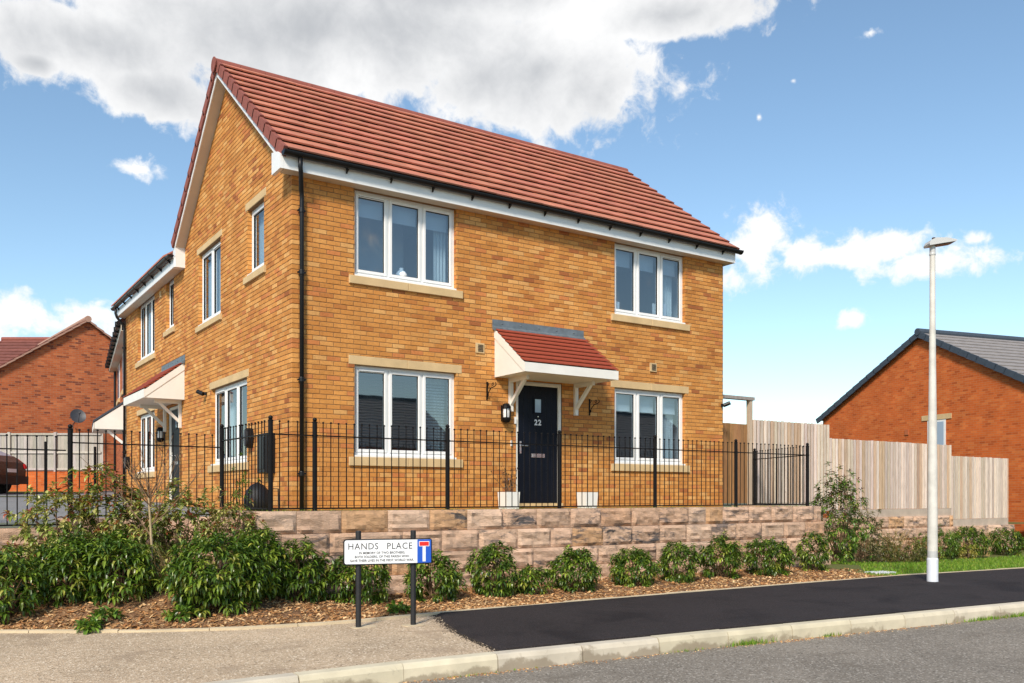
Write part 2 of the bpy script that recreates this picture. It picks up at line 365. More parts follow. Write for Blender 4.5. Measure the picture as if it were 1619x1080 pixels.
def thing(name, label, cat, loc=(0, 0, 0), group=None, rz=0):
    o = bpy.data.objects.new(name, None); COL.objects.link(o); o.location = loc; o.rotation_euler = (0, 0, rz)
    o.empty_display_size = .2; o["label"] = label; o["category"] = cat
    if group: o["group"] = group
    return o
class Fr:
    def __init__(s, kind, off=(0, 0)): s.kind = kind; s.flip = (kind == 'front'); s.off = off
    def __call__(s, u, n, z):
        if s.kind == 'front': return (u + s.off[0], -n + s.off[1], z)
        return (-n + s.off[0], u + s.off[1], z)
FRONT, LEFT = Fr('front'), Fr('left')
def jit(a): return rnd.uniform(-a, a)

# ================================================================== corner house
W, ZE = 9.35, 5.085
ZB = -.15
PAL = [((.60, .272, .070), 6), ((.64, .31, .088), 5), ((.55, .238, .058), 4), ((.48, .19, .050), 1.9), ((.56, .21, .066), 1.4), ((.68, .37, .125), 2.0), ((.37, .13, .042), .35)]
PC = [c for c, _ in PAL]; PW = [q for _, q in PAL]
def brick_col():
    c = rnd.choices(PC, PW)[0]; k = rnd.uniform(.92, 1.07)
    return (c[0] * k, c[1] * k, c[2] * k, 1)
def cut(rects, holes):
    out = rects
    for (a0, a1, b0, b1) in holes:
        nxt = []
        for (u0, u1, z0, z1) in out:
            if u1 <= a0 or u0 >= a1 or z1 <= b0 or z0 >= b1: nxt.append((u0, u1, z0, z1)); continue
            if u0 < a0: nxt.append((u0, a0, z0, z1))
            if u1 > a1: nxt.append((a1, u1, z0, z1))
            m0, m1 = max(u0, a0), min(u1, a1)
            if z0 < b0: nxt.append((m0, m1, z0, b0))
            if z1 > b1: nxt.append((m0, m1, b1, z1))
        out = nxt
    return [r for r in out if r[1] - r[0] > .018 and r[3] - r[2] > .012]
def lay(length, ztop, parity, holes, corner=True, u_from=0.0):
    """stretcher bond: list of (u0, u1, z0, z1, whole, is_corner)"""
    res = []; k = 0; z = ZB
    while z < (ztop if not callable(ztop) else 8.1):
        even = (k + parity) % 2 == 0
        u = (-.006 if even else .1125) if corner else (u_from if even else u_from - .1125)
        first = corner and even
        while u < length - .03:
            u1 = (u + .215 if not first else .215)
            r = (u, min(u1, length), z, z + .065)
            if not corner and r[0] < u_from: r = (u_from, r[1], r[2], r[3])
            zt = ztop(.5 * (r[0] + r[1])) if callable(ztop) else ztop
            if r[3] <= zt + .03:
                ps = cut([r], holes)
                for p in ps: res.append((*p, p == r and abs(p[1] - p[0] - .215) < .001 and not first, first and p[0] == r[0]))
            u = u1 + .01; first = False
        z += .075; k += 1
    return res
def facade(mb, fr, u0, u1, z0, z1, holes, depth=.105):
    us = sorted({u0, u1, *[q for h in holes for q in h[:2] if u0 < q < u1]}); zs = sorted({z0, z1, *[q for h in holes for q in h[2:] if z0 < q < z1]})
    for a, b in zip(us, us[1:]):
        for c, d in zip(zs, zs[1:]):
            m = ((a + b) / 2, (c + d) / 2)
            if any(h[0] < m[0] < h[1] and h[2] < m[1] < h[3] for h in holes): continue
            mb.add([fr(a, 0, c), fr(b, 0, c), fr(b, 0, d), fr(a, 0, d)], [(0, 1, 2, 3)], fr.flip is False and False)
    for h in holes:
        a, b, c, d = h
        for p in [((a, c), (a, d)), ((a, d), (b, d)), ((b, d), (b, c)), ((b, c), (a, c))]:
            mb.add([fr(p[0][0], 0, p[0][1]), fr(p[1][0], 0, p[1][1]), fr(p[1][0], -depth, p[1][1]), fr(p[0][0], -depth, p[0][1])], [(0, 1, 2, 3)])

house = thing("brick_house", "yellow brick corner house with red tiled gable roof and navy front door", "house", (0, 0, 0))
wing = thing("brick_house", "adjoining yellow brick house behind the gable with side canopy and black gutter", "house", (0, 6.6, 0))

# openings  (u0,u1,z0,z1)
FW = [(1.02, 2.88, 3.704, ZE), (6.38, 8.25, 3.704, ZE), (1.02, 2.88, .842, 2.300), (6.38, 8.25, .842, 2.300)]
DOOR = (4.10, 5.12, .06, 2.27)
LW = [(1.29, 2.17, 3.982, 5.119), (3.78, 5.35, 3.618, 5.073), (2.19, 4.42, .803, 2.268)]
f_sills = [(.92, 2.99, 3.570, 3.704), (6.284, 8.349, 3.570, 3.704), (.92, 2.99, .698, .842), (6.284, 8.349, .698, .842)]
f_lint = [(.92, 2.985, 2.300, 2.445), (6.284, 8.349, 2.300, 2.445)]
l_sills = [(1.187, 2.29, 3.861, 3.982), (3.683, 5.449, 3.506, 3.618), (2.09, 4.53, .669, .803)]
l_lint = [(1.187, 2.266, 5.119, 5.261), (3.683, 5.449, 5.073, 5.201), (2.09, 4.516, 2.268, 2.409)]
def gable_top(u): return min(8.02 - .767 * abs(u - 3.3), 9) if u < 6.6 else ZE
# mortar shell
mb = MB()
facade(mb, FRONT, 0, W, -.4, ZE + .25, FW + [DOOR])
facade(mb, LEFT, 0, 6.6, -.4, 5.3, LW)
mb.add([LEFT(.02, 0, 5.3), LEFT(6.58, 0, 5.3), LEFT(3.3, 0, 8.0)], [(0, 1, 2)])
core = mb.build("wall", "mortar", house, recalc=False)
mb = MB()
mb.box((W - .1, .1, -.4), (W, 6.5, 5.3)); mb.box((.1, 6.5, -.4), (W, 6.6, 5.3))
mb.prism([(.02, 5.3), (6.58, 5.3), (3.3, 8.0)], W - .1, W, fr=lambda p, q, x: (x, p, q))
mb.build("side_wall", "yellow_brick_far_y", house)
# bricks
CPX, CPY = -4.774, -13.122
def psize(x, y, front): 
    dx, dy = x - CPX, y - CPY; dep = dx * .5565 + dy * .8308
    return (abs(dy) if front else abs(dx)) / math.hypot(dx, dy) / dep / dep
cand = []
fr_list = lay(W, ZE, 0, FW + [DOOR] + f_sills + f_lint)
le_list = lay(6.6, gable_top, 1, LW + l_sills + l_lint)
for b in fr_list: cand.append((psize(b[0], 0, True), FRONT, b))
for b in le_list: cand.append((psize(0, b[0], False), LEFT, b))
cand.sort(key=lambda q: -q[0])
variants = {}
for nm, fr in (('front', FRONT), ('left', LEFT)):
    L_ = []
    for i in range(30):
        m_ = MB(); m_.brick(-.1075, .1075, -.0325, .0325, -.02, .006 + jit(.0015), fr, brick_col(), .0035, [jit(.0012) for _ in range(4)])
        L_.append(m_.mesh("brick"))
    variants[nm] = L_
nind = 0; stuff = MB()
for q, fr, b in cand:
    if b[4] and nind < 300:
        o = link("brick", rnd.choice(variants[fr.kind]), "yellow_brick", house)
        o.location = Vector(fr((b[0] + b[1]) / 2, 0, (b[2] + b[3]) / 2)); nind += 1
    else:
        stuff.brick(b[0], b[1], b[2], b[3], -.1025 if b[5] else -.02, .006 + jit(.0015), fr, brick_col(), .0035, [jit(.001) for _ in range(4)])
def reveal(stuff, fr, h):
    z = ZB
    k = 0
    while z < h[3]:
        a, b = max(z, h[2]), min(z + .065, h[3])
        if b - a > .015:
            for (e, f) in ((h[1] - .004, h[1] + .02), (h[0] - .02, h[0] + .004)):
                stuff.box((e, -.10, a), (f, -.0005, b), fr, col=brick_col())
        z += .075
for h in FW: reveal(stuff, FRONT, h)
for h in LW: reveal(stuff, LEFT, h)
stuff.build("brickwork", "yellow_brick", house, recalc=False, kind="stuff")

def stone_pair(fr, r, parent, proud, name, split=True):
    u0, u1, z0, z1 = r; m = (u0 + u1) / 2
    for a, b in (((u0, m - .002), (m + .002, u1)) if split else ((u0, u1),)):
        mb = MB(); mb.brick(a, b, z0 + .002, z1 - .002, -.08, proud, fr, (1, 1, 1, 1), .006)
        o = mb.build(name, "cast_stone", parent, recalc=False)
for r in f_sills: stone_pair(FRONT, r, house, .045, "stone_sill")
for r in f_lint: stone_pair(FRONT, r, house, .010, "stone_lintel")
for i, r in enumerate(l_sills): stone_pair(LEFT, r, house, .045, "stone_sill", i == 2)
for i, r in enumerate(l_lint): stone_pair(LEFT, r, house, .010, "stone_lintel", i > 0)

def window(fr, h, nl, parent, vent=0, blind=.0, curtain=None, room=True, slats=False, obscure=False, handle=None):
    u0, u1, z0, z1 = h; d = -.075; ow = .045; sw = .05
    mb = MB()
    def bx(a, b, c, e, n0, n1): mb.box((a, n0, c), (b, n1, e), fr)
    zb = z0 + .03
    bx(u0, u0 + ow, zb, z1, d - .06, d); bx(u1 - ow, u1, zb, z1, d - .06, d)
    bx(u0 + ow, u1 - ow, z1 - ow, z1, d - .06, d); bx(u0 + ow, u1 - ow, zb, zb + ow, d - .06, d)
    lw = (u1 - u0) / nl; lights = []
    for i in range(nl):
        a = u0 + i * lw + (ow if i == 0 else .018); b = u0 + (i + 1) * lw - (ow if i == nl - 1 else .018)
        if i: bx(u0 + i * lw - .018, u0 + i * lw + .018, zb + ow, z1 - ow, d - .06, d - .004)
        lights.append((a + .003, b - .003, zb + ow + .003, z1 - ow - .003))
    win = mb.build("window", "white_upvc", parent)
    for i, (a, b, c, e) in enumerate(lights):
        mb = MB(); n0, n1 = d - .05, d + .012
        for q in ((a, a + sw, c, e), (b - sw, b, c, e), (a + sw, b - sw, e - sw, e), (a + sw, b - sw, c, c + sw)):
            mb.brick(q[0], q[1], q[2], q[3], n0, n1, fr, (1, 1, 1, 1), .006)
        mb.build("sash", "white_upvc", win, recalc=False)
        mb = MB()
        for q in ((a + sw, a + sw + .006, c + sw, e - sw), (b - sw - .006, b - sw, c + sw, e - sw), (a + sw + .006, b - sw - .006, e - sw - .006, e - sw), (a + sw + .006, b - sw - .006, c + sw, c + sw + .006)):
            mb.box((q[0], n0 + .02, q[2]), (q[1], d - .004, q[3]), fr)
        mb.build("gasket", "black_plastic", win)
        mb = MB(); mb.box((a + sw + .001, d - .028, c + sw + .001), (b - sw - .001, d - .020, e - sw - .001), fr); mb.build("pane", "window_glass", win)
        if i == vent:
            mb = MB(); mb.box((a + .06, d + .012, e - .034), (b - .06, d + .024, e - .012), fr); mb.build("trickle_vent", "white_upvc", win)
            mb = MB(); mb.box((a + .06, d + .0125, e - .038), (b - .06, d + .018, e - .034), fr); mb.build("vent_slot", "black_plastic", win)
        if handle == i:
            mb = MB(); mb.box((b - .035, d - .075, (c + e) / 2 - .06), (b - .015, d - .055, (c + e) / 2 + .06), fr); mb.build("handle", "chrome", win)
        if blind:
            mb = MB(); mb.box((a + .01, d - .17, e - blind), (b - .01, d - .165, e), fr)
            mb.box((a + .01, d - .175, e - blind - .025), (b - .01, d - .16, e - blind), fr); mb.build("blind", "blind_fabric", win)
        if slats:
            mb = MB(); z = c + .03
            while z < e - slats:
                mb.hexa([fr(a, d - .20, z), fr(b, d - .20, z), fr(b, d - .16, z + .012), fr(a, d - .16, z + .012), fr(a, d - .20, z + .002), fr(b, d - .20, z + .002), fr(b, d - .16, z + .014), fr(a, d - .16, z + .014)])
                z += .05
            mb.build("venetian_blind", "slat_dark", win)
    mb = MB(); mb.box((u0 + .003, d - .06, z0 + .001), (u1 - .003, .012, z0 + .03), fr); mb.build("cill", "white_upvc", win)
    if curtain:
        for (ca, cb) in curtain:
            mb = MB(); n = max(4, int((cb - ca) / .03)); zz = (zb + .02, z1)
            for i in range(n):
                a, b = ca + (cb - ca) * i / n, ca + (cb - ca) * (i + 1) / n
                na, nb = d - .26 + .03 * (i % 2), d - .26 + .03 * ((i + 1) % 2)
                mb.add([fr(a, na, zz[0]), fr(b, nb, zz[0]), fr(b, nb, zz[1]), fr(a, na, zz[1])], [(0, 1, 2, 3)])
            mb.build("curtain", "curtain_fabric", win, recalc=False)
    if obscure:
        mb = MB(); mb.box((u0 + ow, d - .12, zb), (u1 - ow, d - .115, z1), fr); mb.build("frosted_screen", "curtain_fabric", win)
    if room:
        mb = MB(); a, b, c, e = u0 - .25, u1 + .25, z0 - .55, z1 + .12; n0, n1 = -.11, -2.4
        P = [fr(a, n0, c), fr(b, n0, c), fr(b, n0, e), fr(a, n0, e), fr(a, n1, c), fr(b, n1, c), fr(b, n1, e), fr(a, n1, e)]
        mb.add(P, [(4, 5, 6, 7), (0, 1, 5, 4), (1, 2, 6, 5), (2, 3, 7, 6), (3, 0, 4, 7)])
        for q in ((a, u0 - .001, c, e), (u1 + .001, b, c, e), (u0, u1, c, z0 - .001), (u0, u1, z1 + .001, e)):
            mb.add([fr(q[0], n0, q[2]), fr(q[1], n0, q[2]), fr(q[1], n0, q[3]), fr(q[0], n0, q[3])], [(0, 1, 2, 3)])
        mb.build("room_lining", "room_wall", win, recalc=False)
    return win
window(FRONT, FW[0], 3, house, 0, blind=.28, curtain=[(2.62, 2.84)], handle=0)
window(FRONT, FW[1], 3, house, 2, blind=.30, curtain=[(7.93, 8.2)], handle=0)
window(FRONT, FW[2], 3, house, 0, slats=.12, curtain=[(2.45, 2.84)])
window(FRONT, FW[3], 3, house, 2, blind=.34, curtain=[(7.85, 8.2)])
window(LEFT, LW[0], 1, house, 9, obscure=True)
window(LEFT, LW[1], 2, house, 0, obscure=True)
window(LEFT, LW[2], 3, house, 2, curtain=[(3.95, 4.38)])

# eaves along the front
mb = MB(); mb.box((-.21, -.222, 5.085), (9.46, -.2, 5.285)); mb.build("fascia", "white_upvc", house)
mb = MB(); mb.box((-.19, -.2, 5.087), (9.44, 0.0, 5.097)); mb.build("soffit", "soffit_board", house)
for x0, x1 in ((-.262, -.21), (9.46, 9.48)):
    mb = MB(); mb.prism([(-.224, 5.083), (.16, 5.083), (.16, 5.42), (-.10, 5.36), (-.224, 5.29)], x0, x1, fr=lambda p, q, x: (x, p, q)); mb.build("box_end", "white_upvc", house)
def gutter(parent, axis, c0, c1, side, ztop, rad=.06, nb=10, ends=(True, True)):
    """half round gutter running along axis from c0 to c1; side = coordinate of its centre on the other axis"""
    P = (lambda t, a, z: (t, side + a, z)) if axis == 'x' else (lambda t, a, z: (side + a, t, z))
    mb = MB(); K = 10; pr = []
    for i in range(K + 1):
        a = math.pi + math.pi * i / K; pr.append((rad * math.cos(a), rad * math.sin(a)))
    for i in range(K + 1):
        a = 2 * math.pi - math.pi * i / K; pr.append(((rad - .005) * math.cos(a), (rad - .005) * math.sin(a)))
    mb.prism([(p, ztop + q) for p, q in pr], c0, c1, fr=lambda p, q, t: P(t, p, q))
    g = mb.build("gutter", "black_plastic", parent, smooth=False)
    for e, c in zip(ends, (c0, c1)):
        if e:
            mb = MB(); mb.prism([(1.08 * p, ztop + 1.08 * q) for p, q in pr[:K + 1]], c - .012, c + .012, fr=lambda p, q, t: P(t, p, q)); mb.build("end_stop", "black_plastic", g)
    for i in range(nb):
        c = c0 + (c1 - c0) * (i + .35) / nb
        mb = MB(); mb.prism([(1.12 * p, ztop + 1.1 * q) for p, q in pr[:K + 1]], c - .013, c + .013, fr=lambda p, q, t: P(t, p, q))
        s = 1
        mb.prism([(-.02, ztop - .062), (.058, ztop - .062), (.058, ztop - .13), (.02, ztop - .10)], c - .012, c + .012, fr=lambda p, q, t: P(t, p, q))
        mb.build("gutter_bracket", "black_plastic", g)
    return g
gutter(house, 'x', -.235, 9.56, -.300, 5.325, rad=.068, nb=13)
def downpipe(parent, pts, clips, r=.034):
    mb = MB(); mb.tube(pts, r, 10); o = mb.build("downpipe", "black_plastic", parent, smooth=True)
    for c in clips:
        mb = MB(); mb.lathe([(r + .007, -.035), (r + .009, -.03), (r + .009, .03), (r + .007, .035)], c, 10)
        mb.box((c[0] - .06, c[1] - .008, c[2] - .012), (c[0] + .06, c[1] + .035, c[2] + .012)); mb.build("pipe_clip", "black_plastic", o)
downpipe(house, [(.02, -.300, 5.27), (.02, -.300, 5.13), (.035, -.28, 5.07), (.11, -.10, 4.86), (.13, -.065, 4.78), (.13, -.062, 4.7), (.13, -.062, 0.0)], [(.13, -.062, z) for z in (4.56, 3.62, 1.99, .56)])

# roof of the main range
SL = .767; CS = 1 / math.hypot(1, SL); SN = SL * CS
def zr(y): return 8.10 - SL * abs(y - 3.3)
mb = MB(); mb.prism([(-.20, zr(-.20) - .04), (3.3, 8.06), (6.8, zr(6.8) - .04), (6.8, zr(6.8) - .10), (3.3, 8.0), (-.20, zr(-.20) - .10)], -.185, 9.5, fr=lambda p, q, x: (x, p, q))
roof = mb.build("roof", "verge_tile", house)
NC = 13; GA = (3.3 + .27) / CS / NC
def tile_col():
    k = rnd.uniform(.92, 1.06); return (.51 * k, .190 * k * rnd.uniform(.95, 1.05), .118 * k, 1)
def tile_verts(x0, x1, y, z, sgn=1, length=.40):
    def P(x, s, h): return (x, y + sgn * (s * CS - h * SN), z + s * SN + h * CS)
    L_ = min(length, GA + .05)
    return [P(x0, 0, .038), P(x1, 0, .038), P(x1, L_, -.006), P(x0, L_, -.006), P(x0, 0, .062), P(x1, 0, .062), P(x1, L_, .010), P(x0, L_, .010)]
TW = .333; tiles = []
for k in range(NC):
    y = -.27 + k * GA * CS; z = zr(-.27) + k * GA * SN - .02
    x = -.165 - (TW / 2 if k % 2 else 0)
    while x < 9.47:
        a, b = max(x, -.165), min(x + TW - .004, 9.47)
        if b - a > .04: tiles.append((psize((a + b) / 2, y, True), a, b, y, z, abs(b - a - (TW - .004)) < .001))
        x += TW
tiles.sort(key=lambda q: -q[0]); tv = []
for i in range(40):
    m_ = MB(); c = tile_col(); m_.hexa(tile_verts(.002, TW - .006, jit(.0025), jit(.0025)), col=c); tv.append(m_.mesh("roof_tile"))
nt_ = 0; rest = MB()
for q, a, b, y, z, whole in tiles:
    if whole and nt_ < 300:
        o = link("roof_tile", rnd.choice(tv), "roof_tile", roof); o.location = (a, y, z); nt_ += 1
    else: rest.hexa(tile_verts(a, b, y, z), col=tile_col())
rest.build("roof_tiling", "roof_tile", roof, recalc=False, kind="stuff")
rest = MB()
for k in range(NC):
    y = 6.87 - k * GA * CS; z = zr(-.27) + k * GA * SN - .02
    rest.hexa(tile_verts(-.16, 9.47, y, z, -1), flip=True, col=tile_col())
rest.build("rear_tiling", "roof_tile", roof, recalc=False, kind="stuff")
def verge(x0, x1, y, z, sgn, lift=.018, drop=.115):
    def P(x, s, h): return (x, y + sgn * (s * CS - h * SN), z + s * SN + h * CS)
    m_ = MB(); L_ = GA + .03
    m_.hexa([P(x0, -.01, -drop), P(x1, -.01, -drop), P(x1, L_, -drop - .02), P(x0, L_, -drop - .02), P(x0, -.01, .047 + lift), P(x1, -.01, .047 + lift), P(x1, L_, .012 + lift), P(x0, L_, .012 + lift)])
    m_.build("verge_tile", "verge_tile", roof)
for k in range(NC):
    z = zr(-.27) + k * GA * SN - .02
    verge(-.24, -.175, -.27 + k * GA * CS, z, 1)
    verge(9.475, 9.52, -.27 + k * GA * CS, z, 1, .006, .07)
    if k > 0: verge(-.24, -.175, 6.87 - k * GA * CS, z, -1)
x = -.26; k = 0
while x < 9.5:
    m_ = MB(); K = 8; r = .115; x1 = min(x + .455, 9.53)
    pr = [(3.3 + r * math.cos(math.pi * i / K), 8.045 + .8 * r * math.sin(math.pi * i / K)) for i in range(K + 1)]
    pr = [(3.3 + r * 1.04, 7.98)] + pr + [(3.3 - r * 1.04, 7.98)]
    m_.prism(pr, x, x1 - .006, fr=lambda p, q, t: (t, p, q)); m_.build("ridge_tile", "verge_tile", roof); x += .455; k += 1
m_ = MB(); m_.prism([(3.3 + .135 * math.cos(2 * math.pi * i / 16), 8.02 + .135 * math.sin(2 * math.pi * i / 16)) for i in range(16)], -.275, -.255, fr=lambda p, q, t: (t, p, q)); m_.build("ridge_end", "verge_tile", roof)
# bargeboards and verge soffit on the visible gable
for sgn, ya, yb in ((1, -.20, 3.3), (-1, 3.3, 6.42)):
    m_ = MB(); za, zb = zr(ya) - .13, zr(yb) - .13
    m_.hexa([(-.205, ya, za - .15), (-.185, ya, za - .15), (-.185, yb, zb - .15), (-.205, yb, zb - .15), (-.205, ya, za), (-.185, ya, za), (-.185, yb, zb), (-.205, yb, zb)]); m_.build("bargeboard", "white_upvc", house)
    m_ = MB(); za -= .13; zb -= .13
    m_.hexa([(-.185, ya, za - .012), (0.008, ya, za - .012), (0.008, yb, zb - .012), (-.185, yb, zb - .012), (-.185, ya, za), (0.008, ya, za), (0.008, yb, zb), (-.185, yb, zb)]); m_.build("verge_soffit", "soffit_board", house)

def canopy(fr, u0, u1, parent, proj=.93, zt=3.15, zf=2.45, zb=2.29, name_mat="canopy_tile", bu=None):
    mb = MB(); nrow = 8
    for k in range(nrow):
        a, b = k / nrow, (k + 1) / nrow
        n1, n0 = proj * (1 - a) + .03, proj * (1 - b)
        z1_, z0_ = zf + (zt - zf) * a, zf + (zt - zf) * b
        mb.hexa([fr(u0 - .02, n1, z1_ + .014), fr(u1 + .02, n1, z1_ + .014), fr(u1 + .02, n0, z0_ - .012), fr(u0 - .02, n0, z0_ - .012), fr(u0 - .02, n1, z1_ + .032), fr(u1 + .02, n1, z1_ + .032), fr(u1 + .02, n0, z0_ + .012), fr(u0 - .02, n0, z0_ + .012)])
    can = mb.build("canopy_roof", name_mat, parent)
    nr = 12
    mb = MB()
    mb.box((u0 - .025, proj, zb), (u1 + .025, proj + .022, zf - .005), fr); mb.build("canopy_fascia", "white_paint", can)
    for a, b in ((u0 - .012, u0 + .012), (u1 - .012, u1 + .012)):
        mb = MB(); mb.prism([(0.008, zb), (proj, zb), (proj, zf - .015), (0.008, zt - .02)], a, b, fr=lambda p, q, t: fr(t, p, q)); mb.build("canopy_cheek", "white_paint", can)
        s = -1 if a < (u0 + u1) / 2 else 1
        e0, e1 = (a - .012, a - .0005) if s < 0 else (b + .0005, b + .012)
        mb = MB(); mb.prism([(0.008, zt - .17), (proj, zf - .165), (proj, zf - .012), (0.008, zt - .018)], e0, e1, fr=lambda p, q, t: fr(t, p, q)); mb.build("canopy_bargeboard", "white_paint", can)
    mb = MB(); mb.box((u0 + .012, .008, zb + .004), (u1 - .012, proj, zb + .014), fr); mb.build("canopy_soffit", "white_paint", can)
    mb = MB(); mb.hexa([fr(u0 - .06, .006, zt - .02), fr(u1 - .02, .006, zt - .02), fr(u1 - .02, .016, zt - .02), fr(u0 - .06, .016, zt - .02), fr(u0 - .06, .006, zt + .15), fr(u1 - .02, .006, zt + .15), fr(u1 - .02, .012, zt + .15), fr(u0 - .06, .012, zt + .15)])
    mb.hexa([fr(u0 - .06, .016, zt - .03), fr(u1 - .02, .016, zt - .03), fr(u1 - .02, .07, zt - .045), fr(u0 - .06, .07, zt - .045), fr(u0 - .06, .016, zt + .035), fr(u1 - .02, .016, zt + .035), fr(u1 - .02, .07, zt - .005), fr(u0 - .06, .07, zt - .005)])
    fl = mb.build("lead_flashing", "lead", can)
    for i in range(5):
        u = u0 + (u1 - u0) * (i + .35) / 5
        mb = MB(); c = fr(u, .016, zt + .09); mb.sphere(c, .014, 6, 4); mb.build("fixing", "lead", fl)
    for u in (bu or (u0 + .35, u1 - .42)):
        mb = MB()
        mb.box((u - .035, .008, zb - .58), (u + .035, .065, zb + .004), fr)
        mb.box((u - .03, .065, zb - .07), (u + .03, .56, zb + .004), fr)
        mb.hexa([fr(u - .028, .06, zb - .48), fr(u + .028, .06, zb - .48), fr(u + .028, .06, zb - .40), fr(u - .028, .06, zb - .40), fr(u - .028, .50, zb - .06), fr(u + .028, .50, zb - .06), fr(u + .028, .44, zb - .045), fr(u - .028, .44, zb - .045)])
        mb.build("gallows_bracket", "white_paint", can)
    return can
canopy(FRONT, 3.66, 5.64, house, bu=(3.97, 5.42))

def text(body, size, place, mat, parent, name="lettering", align='CENTER', extr=.0015, spacing=1.0, sx=1.0, bold=0.0):
    cu = bpy.data.curves.new("lettering", 'FONT'); cu.body = body; cu.size = size; cu.align_x = align; cu.align_y = 'CENTER'
    cu.extrude = extr; cu.space_character = spacing; cu.resolution_u = 3; cu.offset = bold
    tmp = bpy.data.objects.new("tmp", cu); COL.objects.link(tmp)
    me = bpy.data.meshes.new_from_object(tmp.evaluated_get(bpy.context.evaluated_depsgraph_get()))
    bpy.data.objects.remove(tmp); off = Vector(rootloc(parent))
    for v in me.vertices: v.co = Vector(place(v.co.x * sx, v.co.y, v.co.z)) - off
    me.materials.clear()
    return link(name, me, mat, parent)
def door(fr, u0, u1, z0, z1, parent, number=None, hinge_right=True, mat="door_blue", face=-.05):
    mb = MB(); w_ = .065
    for q in ((u0, u0 + w_, z0, z1), (u1 - w_, u1, z0, z1), (u0 + w_, u1 - w_, z1 - w_, z1)):
        mb.brick(q[0], q[1], q[2], q[3], face - .06, face + .035, fr, (1, 1, 1, 1), .006)
    frm = mb.build("door_frame", "white_paint", parent, recalc=False)
    a, b, c, e = u0 + w_ + .003, u1 - w_ - .003, z0 + .035, z1 - w_ - .003
    mb = MB(); npl = 7
    for i in range(npl):
        p, q = a + (b - a) * i / npl, a + (b - a) * (i + 1) / npl
        mb.brick(p + .0006, q - .0006, c, e, face - .045, face + .002, fr, (1, 1, 1, 1), .004)
    d = mb.build("door", mat, parent, recalc=False)
    mb = MB(); mb.box((u0 - .01, face - .06, z0 - .04), (u1 + .01, .03, z0 + .03), fr); mb.build("threshold", "cast_stone", parent)
    um = (a + b) / 2
    mb = MB()
    for q in ((um - .10, um - .07, 1.70, 2.0), (um + .07, um + .10, 1.70, 2.0), (um - .07, um + .07, 1.97, 2.0), (um - .07, um + .07, 1.70, 1.73)):
        mb.box((q[0], face + .002, q[2]), (q[1], face + .018, q[3]), fr)
    mb.build("glazing_bead", mat, d)
    mb = MB(); mb.box((um - .07, face + .003, 1.73), (um + .07, face + .008, 1.97), fr); mb.build("pane", "car_glass", d)
    mb = MB(); mb.box((um - .15, face + .002, .915), (um + .15, face + .014, .985), fr); mb.box((um - .12, face + .014, .925), (um + .12, face + .02, .975), fr); mb.build("letterbox", "chrome", d)
    hx = a + .06 if hinge_right else b - .06; s = 1 if hinge_right else -1
    mb = MB(); mb.box((min(hx - .018, hx + .018), face + .002, .98), (hx + .018, face + .01, 1.20), fr); mb.tube([fr(hx, face + .01, 1.12), fr(hx, face + .05, 1.12), fr(hx + s * .13, face + .05, 1.12)], .011, 8); mb.build("handle", "chrome", d)
    if number: 
        for i, ch in enumerate(number): text(ch, .14, lambda x, y, z: fr(um + x + (i - .5) * .082, face + .004 + z, 1.545 + y), "sign_white", d, "door_digit", bold=.004)
        mb = MB(); mb.sphere(fr(um, face + .006, 1.655), .014, 8, 5); mb.build("spyhole", "chrome", d)
    return d
# dark hall behind the door
door(FRONT, DOOR[0], DOOR[1], DOOR[2], DOOR[3], house, "22")
mb = MB(); mb.box((DOOR[0], .112, DOOR[2]), (DOOR[1], .13, DOOR[3])); mb.build("door_backing", "room_wall", house)
# air bricks / vents
for u, z in ((3.34, 2.77), (7.36, 2.76)):
    mb = MB(); mb.box((u - .085, .004, z - .085), (u + .085, .03, z + .085), FRONT); v = mb.build("wall_vent", "cast_stone", house)
    mb = MB()
    for k in range(5): mb.box((u - .045, .030, z - .06 + k * .026), (u + .06, .038, z - .046 + k * .026), FRONT)
    mb.build("louvre", "lamp_dark", v)

# ================================================================== adjoining house (side street)
WL = 12.72
wW = [(9.28, 11.2, 3.618, ZE), (7.38, 8.12, 3.95, ZE), (9.28, 11.2, .803, 2.268)]
w_sills = [(9.18, 11.35, 3.49, 3.618), (7.28, 8.25, 3.83, 3.95), (9.18, 11.35, .669, .803)]
w_lint = [(9.18, 11.3, 2.268, 2.409)]
WDOOR = (6.86, 7.88, .06, 2.2)
mb = MB(); facade(mb, LEFT, 6.6, WL, -.4, ZE + .2, wW + [WDOOR]); mb.build("wall", "mortar", wing, recalc=False)
mb = MB(); mb.box((.1, WL - .1, -.4), (6.0, WL, 5.3)); mb.box((5.9, 6.7, -.4), (6.0, WL - .1, 5.3)); mb.build("rear_wall", "yellow_brick_far_x", wing)
st = MB()
for b in lay(WL, ZE, 1, wW + [WDOOR] + w_sills + w_lint, corner=False, u_from=6.605): st.brick(b[0], b[1], b[2], b[3], -.02, .006 + jit(.0015), LEFT, brick_col(), .0035)
for h in wW: reveal(st, LEFT, h)
st.build("brickwork", "yellow_brick", wing, recalc=False, kind="stuff")
for r in w_sills: stone_pair(LEFT, r, wing, .045, "stone_sill", False)
for r in w_lint: stone_pair(LEFT, r, wing, .010, "stone_lintel", False)
window(LEFT, wW[0], 3, wing, 2, obscure=True); window(LEFT, wW[1], 1, wing, 9); window(LEFT, wW[2], 3, wing, 2, curtain=[(10.6, 11.1)])
mb = MB(); mb.box((-.222, 6.43, 5.04), (-.2, 12.9, 5.24)); mb.build("fascia", "white_upvc", wing)
mb = MB(); mb.box((-.2, 6.62, 5.042), (-.0, 12.88, 5.052)); mb.build("soffit", "soffit_board", wing)
mb = MB(); mb.box((-.2, 6.40, 5.038), (.012, 6.618, 5.50)); mb.build("box_end", "white_upvc", wing)
gutter(wing, 'y', 6.45, 12.95, -.285, 5.29, nb=8)
